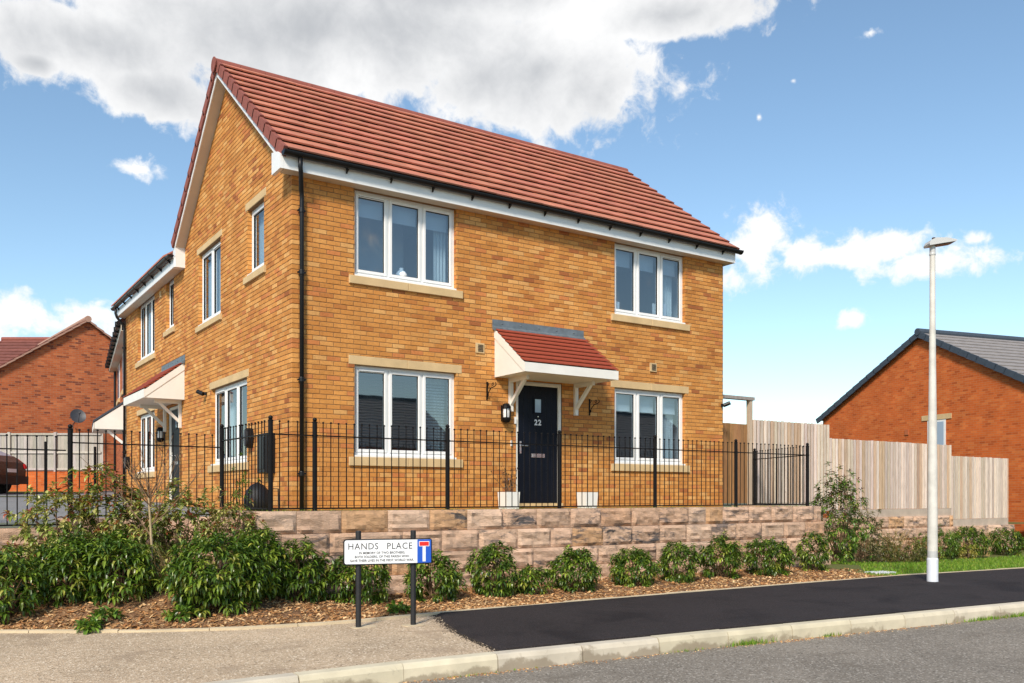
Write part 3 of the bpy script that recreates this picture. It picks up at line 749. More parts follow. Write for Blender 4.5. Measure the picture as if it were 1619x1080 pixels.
downpipe(wing, [(-.285, 12.6, 5.24), (-.285, 12.6, 5.1), (-.25, 12.61, 5.0), (-.08, 12.62, 4.8), (-.06, 12.62, 4.7), (-.06, 12.62, -.2)], [(-.06, 12.62, z) for z in (4.2, 2.9, 1.4)])
mb = MB()
for k in range(12):
    a, b = -.33 + k * .29, -.33 + (k + 1) * .29
    mb.hexa([(a, 6.95, 5.34 + k * .2224), (b, 6.95, 5.34 + (k + 1) * .2224 - .03), (b, 13.0, 5.34 + (k + 1) * .2224 - .03), (a, 13.0, 5.34 + k * .2224), (a, 6.95, 5.375 + k * .2224), (b, 6.95, 5.375 + (k + 1) * .2224 - .03), (b, 13.0, 5.375 + (k + 1) * .2224 - .03), (a, 13.0, 5.375 + k * .2224)], col=tile_col())
mb.build("roof", "roof_tile", wing)
canopy(LEFT, 6.45, 8.55, wing, proj=.80, zt=3.06, zf=2.44, zb=2.26, bu=(6.72, 8.1))
door(LEFT, *WDOOR, wing, None, hinge_right=False, mat="sign_black")
mb = MB(); mb.box((.112, WDOOR[0], WDOOR[2]), (.13, WDOOR[1], WDOOR[3])); mb.build("door_backing", "room_wall", wing)
mb = MB(); mb.box((8.52, .004, 4.82), (8.66, .03, 4.96), LEFT); mb.build("wall_vent", "cast_stone", wing)

# ================================================================== next house up the side street (red brick)
def far_house(name, label, loc, rz, wx, dy, eave, ridge_along, pitch_m, bx, by, roofmat, vergemat, base=-1.0, over=.25, tile_rows=0, cols=None, vh=.10, vt=.10):
    """gable house in local axes: gable walls face local -y/+y when ridge_along == 'y'"""
    h = thing(name, label, "house", loc, None, rz)
    rid = eave + pitch_m * wx / 2
    def part(nm, mb, mat, par=None):
        me = mb.mesh(nm, (0, 0, 0), False, True); return link(nm, me, mat, par or h)
    mb = MB(); mb.prism([(-wx / 2, base), (wx / 2, base), (wx / 2, eave), (0, rid), (-wx / 2, eave)], 0, .1, fr=lambda p, q, t: (p, t, q)); part("gable_wall", mb, bx)
    mb = MB(); mb.prism([(-wx / 2, base), (wx / 2, base), (wx / 2, eave), (0, rid), (-wx / 2, eave)], dy - .1, dy, fr=lambda p, q, t: (p, t, q)); part("gable_wall", mb, bx)
    mb = MB(); mb.box((-wx / 2, .1, base), (-wx / 2 + .1, dy - .1, eave)); part("side_wall", mb, by)
    mb = MB(); mb.box((wx / 2 - .1, .1, base), (wx / 2, dy - .1, eave)); part("side_wall", mb, by)
    cs = 1 / math.hypot(1, pitch_m); sn = pitch_m * cs
    L_ = (wx / 2 + over) / cs; n = tile_rows or max(6, int(L_ / .34)); g = L_ / n
    rf = None
    for s in (-1, 1):
        mb = MB()
        for k in range(n):
            x0 = s * (wx / 2 + over - k * g * cs); z0 = eave - over * pitch_m + k * g * sn
            def P(y, a, hh): return (x0 - s * (a * cs) + s * hh * sn, y, z0 + a * sn + hh * cs)
            vs = [P(-.12, 0, .02), P(dy + .12, 0, .02), P(dy + .12, g, .005), P(-.12, g, .005), P(-.12, 0, .085), P(dy + .12, 0, .085), P(dy + .12, g + .02, .05), P(-.12, g + .02, .05)]
            mb.hexa(vs, col=cols() if cols else None)
        r_ = part("roof", mb, roofmat); rf = rf or r_
        for k in range(n):
            x0 = s * (wx / 2 + over - k * g * cs); z0 = eave - over * pitch_m + k * g * sn
            def P(y, a, hh): return (x0 - s * (a * cs) + s * hh * sn, y, z0 + a * sn + hh * cs)
            mb = MB(); mb.hexa([P(-.17, -.01, -vh), P(-.11, -.01, -vh), P(-.11, g + .02, -vh - .02), P(-.17, g + .02, -vh - .02), P(-.17, -.01, vt), P(-.11, -.01, vt), P(-.11, g + .02, vt - .02), P(-.17, g + .02, vt - .02)]); part("verge_tile", mb, vergemat, r_)
    mb = MB(); mb.tube([(0, -.19, rid + .07), (0, dy + .19, rid + .07)], .13, 10); part("ridge", mb, vergemat, rf)
    return h, part
def dark_red(): k = rnd.uniform(.85, 1.05); return (.20 * k, .070 * k, .052 * k, 1)
# row house: facade starts by the adjoining house and swings slightly away
rdir = math.atan2(.991, .134)
row = thing("brick_house", "red brick house beyond the yellow one, seen edge on past the downpipe", "house", (.16, 13.0, 0), None, rdir - math.pi / 2)
def rpart(nm, mb, mat, par=None): return link(nm, mb.mesh(nm, (0, 0, 0), False, True), mat, par or row)
mb = MB(); mb.box((0, 0, -.6), (6, 9, 4.85)); rpart("wall", mb, "red_brick_y")
mb = MB(); mb.hexa([(-.3, -.05, 4.9), (3, -.05, 7.3), (3, 9.1, 7.3), (-.3, 9.1, 4.9), (-.3, -.05, 5.0), (3, -.05, 7.42), (3, 9.1, 7.42), (-.3, 9.1, 5.0)], col=dark_red()); rpart("roof", mb, "roof_tile")
mb = MB(); mb.box((-.24, -.04, 4.72), (-.0, 9.05, 4.735)); mb.box((-.24, -.04, 4.735), (-.22, 9.05, 4.9)); rpart("soffit", mb, "soffit_board")
mb = MB(); mb.tube([(-.30, -.05, 4.93), (-.30, 9.1, 4.93)], .06, 8); g_ = rpart("gutter", mb, "black_plastic")
for k in range(11):
    mb = MB(); mb.box((-.38, .2 + k * .86, 4.84), (-.22, .26 + k * .86, 5.0)); rpart("gutter_bracket", mb, "black_plastic", g_)
mb = MB(); mb.tube([(-.06, 8.7, 4.8), (-.06, 8.7, -.3)], .04, 8); rpart("downpipe", mb, "black_plastic")
for (a, b, c, e) in ((1.1, 2.2, 3.5, 4.7), (3.6, 4.4, 3.5, 4.7), (6.2, 7.6, 3.5, 4.7), (1.0, 2.2, .8, 2.2)):
    mb = MB(); mb.box((-.012, a, c), (.02, b, e)); wn_ = rpart("window", mb, "white_upvc")
    mb = MB(); mb.box((-.018, a + .08, c + .08), (-.012, b - .08, e - .08)); rpart("pane", mb, "car_glass", wn_)
    mb = MB(); mb.box((-.06, a - .1, c - .13), (.02, b + .1, c)); rpart("stone_sill", mb, "cast_stone")
# its canopy
mb = MB(); mb.hexa([(-.9, 1.2, 2.3), (0, 1.2, 2.95), (0, 3.4, 2.95), (-.9, 3.4, 2.3), (-.9, 1.2, 2.36), (0, 1.2, 3.01), (0, 3.4, 3.01), (-.9, 3.4, 2.36)]); cn_ = rpart("canopy_roof", mb, "slate_verge")
mb = MB(); mb.prism([(0, 2.12), (-.88, 2.12), (-.88, 2.29), (0, 2.93)], 1.22, 1.25, fr=lambda p, q, t: (p, t, q)); rpart("canopy_cheek", mb, "white_paint", cn_)
mb = MB(); mb.box((-.89, 1.22, 2.12), (-.86, 3.38, 2.29)); rpart("canopy_fascia", mb, "white_paint", cn_)
mb = MB(); mb.box((-.86, 1.25, 2.125), (0, 3.38, 2.14)); rpart("canopy_soffit", mb, "white_paint", cn_)
mb = MB(); mb.hexa([(-.02, 1.35, 1.6), (-.02, 1.41, 1.6), (-.6, 1.41, 2.1), (-.6, 1.35, 2.1), (-.02, 1.35, 1.7), (-.02, 1.41, 1.7), (-.52, 1.41, 2.12), (-.52, 1.35, 2.12)]); mb.box((-.06, 1.35, 1.55), (-.0, 1.41, 2.12)); rpart("gallows_bracket", mb, "white_paint", cn_)
mb = MB(); mb.box((-.03, 1.7, 0), (.03, 2.7, 2.1)); rpart("door_frame", mb, "white_paint")
mb = MB(); mb.box((-.04, 1.8, 0), (-.031, 2.6, 2.0)); rpart("door", mb, "sign_black")

# red gable house at the head of the side street
redh, _ = far_house("brick_house", "red brick gable house with satellite dish behind the slatted fence on the left", (1.04, 26.3, 0), math.atan2(.10, .995), 9.6, 8, 3.90, 'y', .70, "red_brick_x", "red_brick_y", "roof_tile", "verge_pale", base=-.3, over=.12, cols=dark_red, vh=.0, vt=.055)
far_house("brick_house", "distant house showing only its brown tiled roof above the red gable", (-.48, 44.19, 0), math.atan2(-.5565, .8308) - math.pi / 2, 9.0, 5, 5.55, 'y', .75, "red_brick_x", "red_brick_y", "roof_tile", "verge_tile", base=-.3, cols=dark_red)
# orange brick house on the right
oh, opart = far_house("brick_house", "orange brick gable house with dark grey roof behind the timber fence", (25.2, 5.3, 0), math.atan2(-.9733, -.2306), 10.4, 9, 3.42, 'y', .5, "orange_brick_x", "orange_brick_y", "slate_tile", "slate_verge", base=-2.2, over=.2, tile_rows=15)

mb = MB(); mb.box((.30, -.012, 1.0), (1.10, .02, 2.9)); ow_ = opart("window", mb, "white_upvc")
mb = MB(); mb.box((.38, -.02, 1.1), (.66, -.012, 2.82)); opart("pane", mb, "car_glass", ow_)
mb = MB(); mb.box((.74, -.02, 1.1), (1.02, -.012, 2.82)); opart("pane", mb, "car_glass", ow_)
mb = MB(); mb.box((.05, -.03, 2.9), (1.35, .02, 3.08)); opart("stone_lintel", mb, "cast_stone")
mb = MB(); mb.box((.10, -.06, .85), (1.3, .02, 1.0)); opart("stone_sill", mb, "cast_stone")
mb = MB(); mb.box((-.75, -.03, 2.45), (-.58, .0, 2.65)); opart("wall_vent", mb, "red_brick_x")

# two houses across the road, seen only as reflections in the lower windows
far_house("brick_house", "dark roofed house across the road mirrored in the lower left window", (5, -34, 0), -math.pi / 2, 9.5, 15, 2.9, 'y', .62, "red_brick_x", "red_brick_y", "slate_tile", "slate_verge", base=-1.34)
far_house("brick_house", "dark roofed house across the road mirrored in the lower right window", (26, -32, 0), -math.pi / 2, 9.5, 12, 2.7, 'y', .62, "orange_brick_x", "orange_brick_y", "slate_tile", "slate_verge", base=-1.34)

# ================================================================== setting: ground, roads, footways
def sheet(name, pts, z, mat, parent=None, kind="structure", thick=0):
    mb = MB(); n = len(pts); zz = z if callable(z) else (lambda x, y: z)
    if thick:
        vs = [(x, y, zz(x, y)) for x, y in pts] + [(x, y, zz(x, y) - thick) for x, y in pts]
        mb.add(vs, [tuple(range(n)), tuple(reversed(range(n, 2 * n)))] + [(i, n + i, n + (i + 1) % n, (i + 1) % n) for i in range(n)])
    else: mb.add([(x, y, zz(x, y)) for x, y in pts], [tuple(range(n))])
    return mb.build(name, mat, parent, recalc=bool(thick), kind=kind)
sheet("ground", [(-400, -400), (400, -400), (400, 400), (-400, 400)], -2.25, "far_ground")
kerb_line = [(-9.0, -6.15), (-6.0, -6.18), (-2.9, -6.21), (-1.49, -6.21), (-.23, -6.29), (2.16, -6.47), (7.58, -7.0), (14, -7.6), (26, -8.7)]
edge_line = [(-9, 4.0), (-6.6, .3), (-5.2, -1.3), (-4.03, -2.44), (-3.40, -2.86), (-2.76, -3.235), (-1.87, -3.62), (-.80, -3.80), (.46, -3.72), (4.0, -3.72), (9.5, -3.80), (13.1, -4.20), (18, -4.7), (26, -5.6)]
def on(line, x):
    for (a, b), (c, d) in zip(line, line[1:]):
        if a <= x <= c: return b + (d - b) * (x - a) / (c - a)
    return line[0][1] if x < line[0][0] else line[-1][1]
sheet("road", [(-40, -60), (60, -60), (60, -11.9), (26, -8.85)] + [(x, y - .14) for x, y in reversed(kerb_line)] + [(-40, -6.3)], -1.35, "road_tarmac")
BX0, BX1 = .46, -.28    # where the new surfacing starts (inner edge, kerb edge)
sheet("pavement", [(x, y) for x, y in kerb_line if x < BX1 - .1] + [(BX1 + .3, on(kerb_line, BX1 + .3)), (BX0 + .5, on(edge_line, BX0 + .5))] + [(x, y) for x, y in reversed(edge_line) if x < BX0 + .3] + [(-12, 4.0)], -1.203, "old_footway")
# the raised new surfacing, its end ragged
mb = MB(); end = []
for i in range(25):
    t = i / 24; x = BX0 + (BX1 - BX0) * t - .10 * math.sin(math.pi * t) + jit(.022); y = on(edge_line, BX0) * (1 - t) + (on(kerb_line, BX1) + .004) * t
    end.append((x, y))
outer = [(x, y + .004) for x, y in kerb_line if x > BX1 + .1]; inner = [(x, y - .05) for x, y in edge_line if x > BX0 + .1]
top = end + outer + list(reversed(inner)); nE = len(end)
vs = [(x + (.05 if i < nE else 0), y, -1.178) for i, (x, y) in enumerate(top)] + [(x - (.02 + jit(.012) if i < nE else 0), y, -1.2025) for i, (x, y) in enumerate(top)]
n = len(top)
mb.add(vs, [tuple(range(n))] + [(i, n + i, n + (i + 1) % n, (i + 1) % n) for i in range(n)])
mb.build("pavement", "new_tarmac", None, recalc=False, kind="structure")
# kerb stones
mb = MB()
mb.add([(x, y + .01, -1.36) for x, y in kerb_line] + [(x, y + .01, -1.23) for x, y in kerb_line] , [(i, i + 1, len(kerb_line) + i + 1, len(kerb_line) + i) for i in range(len(kerb_line) - 1)])
kerb = mb.build("kerb", "concrete_grey", None, recalc=False, kind="structure")
def seglen(l): return [math.hypot(c - a, d - b) for (a, b), (c, d) in zip(l, l[1:])]
def along(l, s):
    for (a, b), (c, d), q in zip(l, l[1:], seglen(l)):
        if s <= q: return (a + (c - a) * s / q, b + (d - b) * s / q)
        s -= q
    return l[-1]
s = .35; T = sum(seglen(kerb_line))
while s < T - .95:
    p, q = along(kerb_line, s + .006), along(kerb_line, s + .908)
    d = Vector((q[0] - p[0], q[1] - p[1])).normalized(); nn = Vector((d.y, -d.x))
    k = rnd.uniform(.9, 1.06); c = (.60 * k, .53 * k, .40 * k * rnd.uniform(.93, 1.05), 1)
    dz = jit(.003); prof = [(0, -1.37), (.15, -1.37), (.146, -1.24), (.128, -1.203), (.112, -1.194), (0, -1.192)]
    mb = MB(); mb.prism(prof, 0, 1, fr=lambda a, z, t: ((p[0] if t == 0 else q[0]) + nn.x * a, (p[1] if t == 0 else q[1]) + nn.y * a, z + dz), col=c)
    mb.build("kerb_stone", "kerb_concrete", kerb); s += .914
# path edging
ed = None; s = 3.0; T = sum(seglen(edge_line))
mb = MB(); mb.add([(x, y, -1.26) for x, y in edge_line] + [(x, y + .03, -1.215) for x, y in edge_line], [(i, i + 1, len(edge_line) + i + 1, len(edge_line) + i) for i in range(len(edge_line) - 1)])
ed = mb.build("path_edging", "edging_concrete", None, recalc=False, kind="structure")
while s < T - .95:
    pts = [along(edge_line, s + .004 + .906 * k / 3) for k in range(4)]; dz = jit(.006)
    mb = MB(); vs = []
    for k, p in enumerate(pts):
        a, b = pts[max(k - 1, 0)], pts[min(k + 1, 3)]; d = Vector((b[0] - a[0], b[1] - a[1])).normalized(); nn = Vector((-d.y, d.x))
        for o_, z in ((-.025, -1.25), (-.025, -1.178), (.025, -1.172), (.025, -1.25)): vs.append((p[0] + nn.x * o_, p[1] + nn.y * o_, z + dz))
    fs = [(0, 1, 2, 3), (15, 14, 13, 12)]
    for k in range(3):
        for j in range(4): fs.append((k * 4 + j, k * 4 + 4 + j, k * 4 + 4 + (j + 1) % 4, k * 4 + (j + 1) % 4))
    mb.add(vs, fs); mb.build("edging_stone", "edging_concrete", ed); s += .914

def sstep(a, b, x): t = max(0, min(1, (x - a) / (b - a))); return t * t * (3 - 2 * t)
def bed_z(x, y):
    e = on(edge_line, x); d = y - e
    fr_ = -1.195 + .075 * sstep(0, 1.5, d)
    lf_ = -1.195 + .50 * sstep(-.2, 2.6, d)
    w_ = sstep(-.5, -1.7, x)
    z = fr_ * (1 - w_) + lf_ * w_
    r_ = sstep(9.0, 15, x); z = z * (1 - r_) + r_ * (-1.195 - .16 * sstep(0, 3.5, d))
    return z + .025 * mnoise.noise((x * 1.7, y * 1.7, 3.1)) + .012 * mnoise.noise((x * 7, y * 7, 9.0))
def bed(name, x0, x1, ytop, mat, nx, ny, yfun=None):
    mb = MB(); vs = []
    for i in range(nx + 1):
        x = x0 + (x1 - x0) * i / nx; e = on(edge_line, x) + .02; yt = ytop(x)
        for j in range(ny + 1):
            y = e + (yt - e) * j / ny; z = bed_z(x, y) if j else -1.19
            vs.append((x, y, z))
    fs = [(i * (ny + 1) + j, (i + 1) * (ny + 1) + j, (i + 1) * (ny + 1) + j + 1, i * (ny + 1) + j + 1) for i in range(nx) for j in range(ny)]
    mb.add(vs, fs); return mb.build(name, mat, None, smooth=True, recalc=False, kind="structure")
bed_top = lambda x: (-.15 if x < -1.05 else -1.95)
bed("mulch_bed", -6.4, -1.06, bed_top, "bark_mulch", 70, 40)
bed("mulch_bed", -1.06, 9.4, bed_top, "bark_mulch", 130, 26)
bed("lawn", 9.4, 24, lambda x: .1, "lawn_soil", 60, 24)
# front garden and drive levels
sheet("garden", [(-1.0, -1.9), (10.0, -1.9), (10.0, .5), (W, .5), (W, 0.02), (-.02, .02), (-.02, 6), (-1.0, 0)], -.02, "garden_soil")
sheet("driveway", [(-1.0, -.1), (-3.1, -.1), (-30, -.1), (-30, 60), (20, 60), (20, 23), (-.0, 13.2), (-.0, .0)], lambda x, y: -.12 + .021 * max(y, 0), "drive_tarmac")
sheet("garden", [(9.4, .5), (24, .5), (24, 12), (9.4, 12)], -.6, "lawn_soil")
mb = MB()
vs = []
for (u0, y0, z0) in ((-6.0, 13.2, .2), (-.5, 15.5, .2)): pass
sheet("verge", [(-9, 15.2), (-.4, 14.6), (-.2, 15.3), (-9, 16.2)], lambda x, y: -.10 + .021 * y, "lawn_soil")
sheet("verge", [(-9, 20.8), (.4, 20.2), (1.0, 22.0), (-9, 25)], lambda x, y: -.09 + .021 * y, "lawn_soil")

# ================================================================== retaining walls of split stone blocks
BLK = [(.63, .40, .26), (.65, .43, .29), (.61, .40, .27), (.67, .46, .32), (.58, .35, .215), (.62, .41, .28), (.64, .42, .285), (.64, .38, .205)]
def block(parent, fr, u0, u1, z0, z1, n, depth, seed):
    """rock faced block with split front; n = outward offset of the face"""
    nx, nz = max(4, int((u1 - u0) / .055)), 6; mb = MB(); c = rnd.choice(BLK); k = rnd.uniform(.88, 1.1); al = rnd.choice([.1, .3, .6, .8, .95])
    col = (c[0] * k, c[1] * k, c[2] * k, al); vs = []
    for i in range(nx + 1):
        for j in range(nz + 1):
            u = u0 + (u1 - u0) * i / nx; z = z0 + (z1 - z0) * j / nz; e = min(i, nx - i, j, nz - j)
            p = .0 if e == 0 else (.028 + .036 * mnoise.noise((u * 3.5 + seed, z * 11, seed)) + .024 * mnoise.noise((u * 11 + seed, z * 26, 2.0)))
            vs.append(fr(u, n + p, z))
    fs = [(i * (nz + 1) + j, (i + 1) * (nz + 1) + j, (i + 1) * (nz + 1) + j + 1, i * (nz + 1) + j + 1) for i in range(nx) for j in range(nz)]
    fs = [tuple(reversed(f)) for f in fs]
    mb.add(vs, fs, not fr.flip is False and False, col)
    a, b, cc, d = (u0, z0), (u1, z0), (u1, z1), (u0, z1)
    vs = [fr(p[0], n, p[1]) for p in (a, b, cc, d)] + [fr(p[0], n - depth, p[1]) for p in (a, b, cc, d)]
    mb.add(vs, [(0, 1, 5, 4), (1, 2, 6, 5), (2, 3, 7, 6), (3, 0, 4, 7), (4, 5, 6, 7)], False, col)
    return mb.build("stone_block", "split_stone", parent)
def block_wall(parent, fr, u0, u1, ztop, courses, nface, batter=.035, bl=.62, end_step=.05, seed=0):
    H = .297
    for r in range(courses):
        z1 = ztop - r * H; z0 = z1 - H + .006; n = nface + r * batter
        ue = u1 + r * end_step; us = u0 - r * end_step * .0
        u = us - (bl * .5 if r % 2 else rnd.uniform(.0, .15)); first = True
        while u < ue - .02:
            L_ = bl * rnd.choice((1, 1, 1, 1.05, .68, 1.1)); a, b = max(u, us), min(u + L_, ue)
            if ue - b < .14: b = ue
            if b - a > .06: block(parent, fr, a + .003, b - .003, z0, z1, n, .26, seed + a * 1.7 + r * 5.1)
            u = b if b > a else u + L_
rw = thing("retaining_wall", "buff split stone block retaining wall below the front railings", "retaining wall", (4.4, -2.0, -1.2))
FW_ = Fr('front', (0, -1.97))
block_wall(rw, FW_, -1.18, 9.98, .022, 5, 0.0, seed=1)
LWr = Fr('left', (-1.20, 0))
rl = thing("retaining_wall", "short stone block wall returning towards the house behind the mixed shrubs", "retaining wall", (-1.2, -1, -1.2))
block_wall(rl, LWr, -1.70, -.28, .018, 4, 0.0, seed=31, end_step=0)
rl2 = thing("retaining_wall", "low stone block wall under the left railings, seen through the shrubs", "retaining wall", (-3.6, -.3, -1.0))
block_wall(rl2, Fr('front', (0, -.24)), -3.2, -1.21, -.075, 3, 0.0, seed=47, end_step=0)
block_wall(rl2, Fr('front', (0, -.24)), -6.5, -3.21, -.19, 3, 0.0, seed=57, end_step=0)
rr = thing("retaining_wall", "stone block wall carrying the stepped timber fence on the right", "retaining wall", (16, .2, -1.4))
block_wall(rr, Fr('front', (0, .22)), 9.99, 18.42, -.30, 4, 0.0, seed=71, end_step=0)
block_wall(rr, Fr('front', (0, .22)), 18.43, 21.6, -.60, 4, 0.001, seed=87, end_step=.07)
class Rt:
    flip = True
    def __call__(s, u, n, z): return (10.0 + n, u, z)
rs = thing("retaining_wall", "stone block wall end turning back behind the tall shrub", "retaining wall", (10, -1, -1.2))
block_wall(rs, Rt(), -1.68, .1, .02, 5, -.015, seed=97, end_step=0)

# ================================================================== black railings
def bar_mesh(h):
    m_ = MB(); m_.lathe([(.0075, 0), (.0075, h - .03), (.006, h - .028)], (0, 0, 0), 6); m_.sphere((0, 0, h - .012), .0155, 8, 5); return m_.mesh("bar", smooth=False)
BAR = bar_mesh(1.155); 
m_ = MB(); m_.lathe([(.032, -.12), (.032, 1.17), (.036, 1.172), (.036, 1.182), (.020, 1.19), (.014, 1.196)], (0, 0, 0), 12); POST = m_.mesh("post")
m_ = MB(); m_.sphere((0, 0, 1.212), .030, 12, 8); BALL = m_.mesh("ball_finial", smooth=True)
m_ = MB(); m_.box((-.03, -.022, .985), (.03, .022, 1.015)); LUG = m_.mesh("rail_lug")
def railing(label, a, b, posts, zbase, post_ends=(True, True), mid_posts=(), gap=.1122):
    """straight run from a to b; posts = list of distances with a post"""
    d = Vector((b[0] - a[0], b[1] - a[1])); L_ = d.length; d.normalize(); ang = math.atan2(d.y, d.x)
    t = thing("railing", label, "railing", (a[0], a[1], zbase), "black metal railings round the corner plot")
    def at(s, z=0): return (d.x * s, d.y * s, z)
    for s in posts:
        p = link("post", POST, "black_metal", t); p.location = at(s)
        f = link("ball_finial", BALL, "black_metal", p); f2 = link("rail_lug", LUG, "black_metal", p); f2.rotation_euler = (0, 0, ang)
    for z, hh in ((1.0, .008), (.035, .010)):
        m_ = MB(); nx_ = Vector((-d.y, d.x)) * .016
        p0, p1 = Vector((a[0], a[1])), Vector((b[0], b[1]))
        q = [p0 - nx_, p1 - nx_, p1 + nx_, p0 + nx_]
        m_.hexa([(v.x, v.y, zbase + z - hh) for v in q] + [(v.x, v.y, zbase + z + hh) for v in q]); m_.build("rail", "black_metal", t)
    ps = sorted(set([0, L_] + list(posts)))
    for s0, s1 in zip(ps, ps[1:]):
        n = max(1, round((s1 - s0) / gap))
        for i in range(1, n):
            o = link("bar", BAR, "black_metal", t); o.location = at(s0 + (s1 - s0) * i / n, .03 + jit(.003)); o.rotation_euler = (jit(.004), jit(.004), 0)
YF = -1.82; X0 = -.948
railing("long front run of black ball-topped railings on the stone wall", (X0, YF), (9.753, YF), [0, .598, 2.62, 4.648, 6.683, 8.678, 10.701], .02)
railing("short railing run from the near corner post back to the house", (X0 - .015, YF + .04), (-1.06, -.05), [1.75], .02)
railing("left railing run standing behind the mixed shrubs", (-1.10, -.06), (-3.076, -.177), [1.97], -.08)
railing("railing run at the left edge in front of the driveway", (-3.12, -.18), (-6.4, -.38), [3.25], -.185)
railing("railing run at the right end going back to the wooden gate", (9.753, YF + .04), (10.45, .12), [2.0], .02)

# ================================================================== timber fence and gate on the right
def tcol(a, v=.10): k = rnd.uniform(1 - v * 1.8, 1 + v); return (a[0] * k, a[1] * k * rnd.uniform(.96, 1.02), a[2] * k * rnd.uniform(.92, 1.04), 1)
GREYT = (.74, .61, .50)
def board_fence(label, x0, x1, y, zb, zt, pitch=.116, gravel=True):
    t = thing("timber_fence", label, "fence", ((x0 + x1) / 2, y, zb), "stepped close board fence panels")
    x = x0; i = 0
    while x < x1 - .03:
        b = min(x + .070, x1); c = tcol(GREYT, .16)
        if rnd.random() < .18: c = (c[0] * .86, c[1] * .74, c[2] * .62, 1)
        mb = MB(); zt_ = zt + jit(.006); lo = zb + (.17 if gravel else .02)
        mb.hexa([(x, y - .030, lo), (b, y - .030, lo), (b, y - .004, lo), (x, y - .004, lo), (x, y - .030, zt_), (b, y - .030, zt_), (b, y - .004, zt_), (x, y - .004, zt_)], col=c)
        mb.build("board", "fence_timber", t)
        x += pitch; i += 1
    x = x0
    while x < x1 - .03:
        b = min(x + pitch - .004, x1); mb = MB(); mb.box((x, y + .006, zb + .17), (b, y + .018, zt - .01), col=tcol((.30, .20, .125), .25)); mb.build("shade_backing_board", "fence_timber", t); x += pitch  # backing boards coloured dark brown to paint the shade seen between front boards
    for z in (zb + .35, zb + .95, zt - .25):
        mb = MB(); mb.box((x0, y + .022, z), (x1, y + .055, z + .075), col=tcol(GREYT)); mb.build("fence_rail", "fence_timber", t)
    mb = MB(); mb.box((x1 - .1, y + .057, zb - .1), (x1, y + .15, zt - .02), col=tcol(GREYT)); mb.build("fence_post", "fence_timber", t)
    if gravel:
        mb = MB(); mb.box((x0 + .004, y - .03, zb - .03), (x1 - .004, y + .004, zb + .165)); mb.build("gravel_board", "gravel_board", t)
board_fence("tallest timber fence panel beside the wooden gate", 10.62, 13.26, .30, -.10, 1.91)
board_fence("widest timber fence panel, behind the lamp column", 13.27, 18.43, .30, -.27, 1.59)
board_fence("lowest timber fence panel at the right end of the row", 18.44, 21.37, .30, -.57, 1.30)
gt = thing("timber_gate", "brown wooden garden gate under a plain timber lintel beside the house", "gate", (10.0, .32, 0))
BROWN = (.34, .175, .075)
for i in range(9):
    x = 9.52 + i * .108
    mb = MB(); mb.brick(x, x + .097, .06, 1.80 + jit(.004), -.02, .0, Fr('front', (0, .34)), tcol(BROWN, .12), .004); mb.build("board", "fence_timber", gt, recalc=False)
for x in (9.40, 10.52):
    mb = MB(); mb.box((x, .30, -.05), (x + .09, .40, 2.33 if x > 10 else 1.86), col=tcol((.50, .40, .30))); mb.build("gate_post", "fence_timber", gt)
mb = MB(); mb.box((9.36, .28, 2.33), (10.66, .42, 2.40), col=tcol((.30, .27, .24))); mb.build("top_beam", "fence_timber", gt)
for z in (.3, 1.0, 1.6):
    mb = MB(); mb.box((9.52, .345, z), (10.49, .385, z + .1), col=tcol(BROWN)); mb.build("gate_rail", "fence_timber", gt)

# ================================================================== grey slatted fence and dwarf wall on the left
fa, fb = Vector((-3.6, 25.9)), Vector((1.0, 22.75)); fd = (fb - fa).normalized(); fn = Vector((fd.y, -fd.x))
if fn.y > 0: fn = -fn
dw = thing("brick_wall", "low red brick wall under the grey fence panels", "wall", (fa.x, fa.y, .3), None, math.atan2(fd.y, fd.x))
Lf = (fb - fa).length
mb = MB(); mb.box((-3, -.11, -.2), (Lf, .11, .82)); link("brickwork", mb.mesh("brickwork", recalc=True), "orange_brick_x", dw)
for pi in range(5):
    x0 = -3 + pi * 1.72; t = thing("timber_fence", ["grey fence panel behind the parked car, off the left edge", "grey fence panel at the left edge above the car", "grey fence panel left of the tall black corner post", "grey fence panel right of the tall black corner post", "grey fence panel next to the far white canopy"][pi], "fence", (fa.x, fa.y, .3), "weathered grey fence panels on the low brick wall", math.atan2(fd.y, fd.x))
    for i in range(15):
        a = x0 + .06 + i * .112; mb = MB(); mb.box((a, .02, .84), (a + .117, .035 + .008 * (i % 2), 2.24), col=tcol((.44, .40, .35), .12)); link("board", mb.mesh("board", recalc=True), "fence_timber", t)
    for z in (.88, 1.5, 2.18):
        mb = MB(); mb.box((x0 + .05, -.03, z), (x0 + 1.68, .02, z + .07), col=tcol((.50, .45, .40))); link("fence_rail", mb.mesh("fence_rail", recalc=True), "fence_timber", t)
    mb = MB(); mb.box((x0 - .05, -.06, .82), (x0 + .05, .05, 2.28), col=tcol((.46, .41, .36))); link("fence_post", mb.mesh("fence_post", recalc=True), "fence_timber", t)

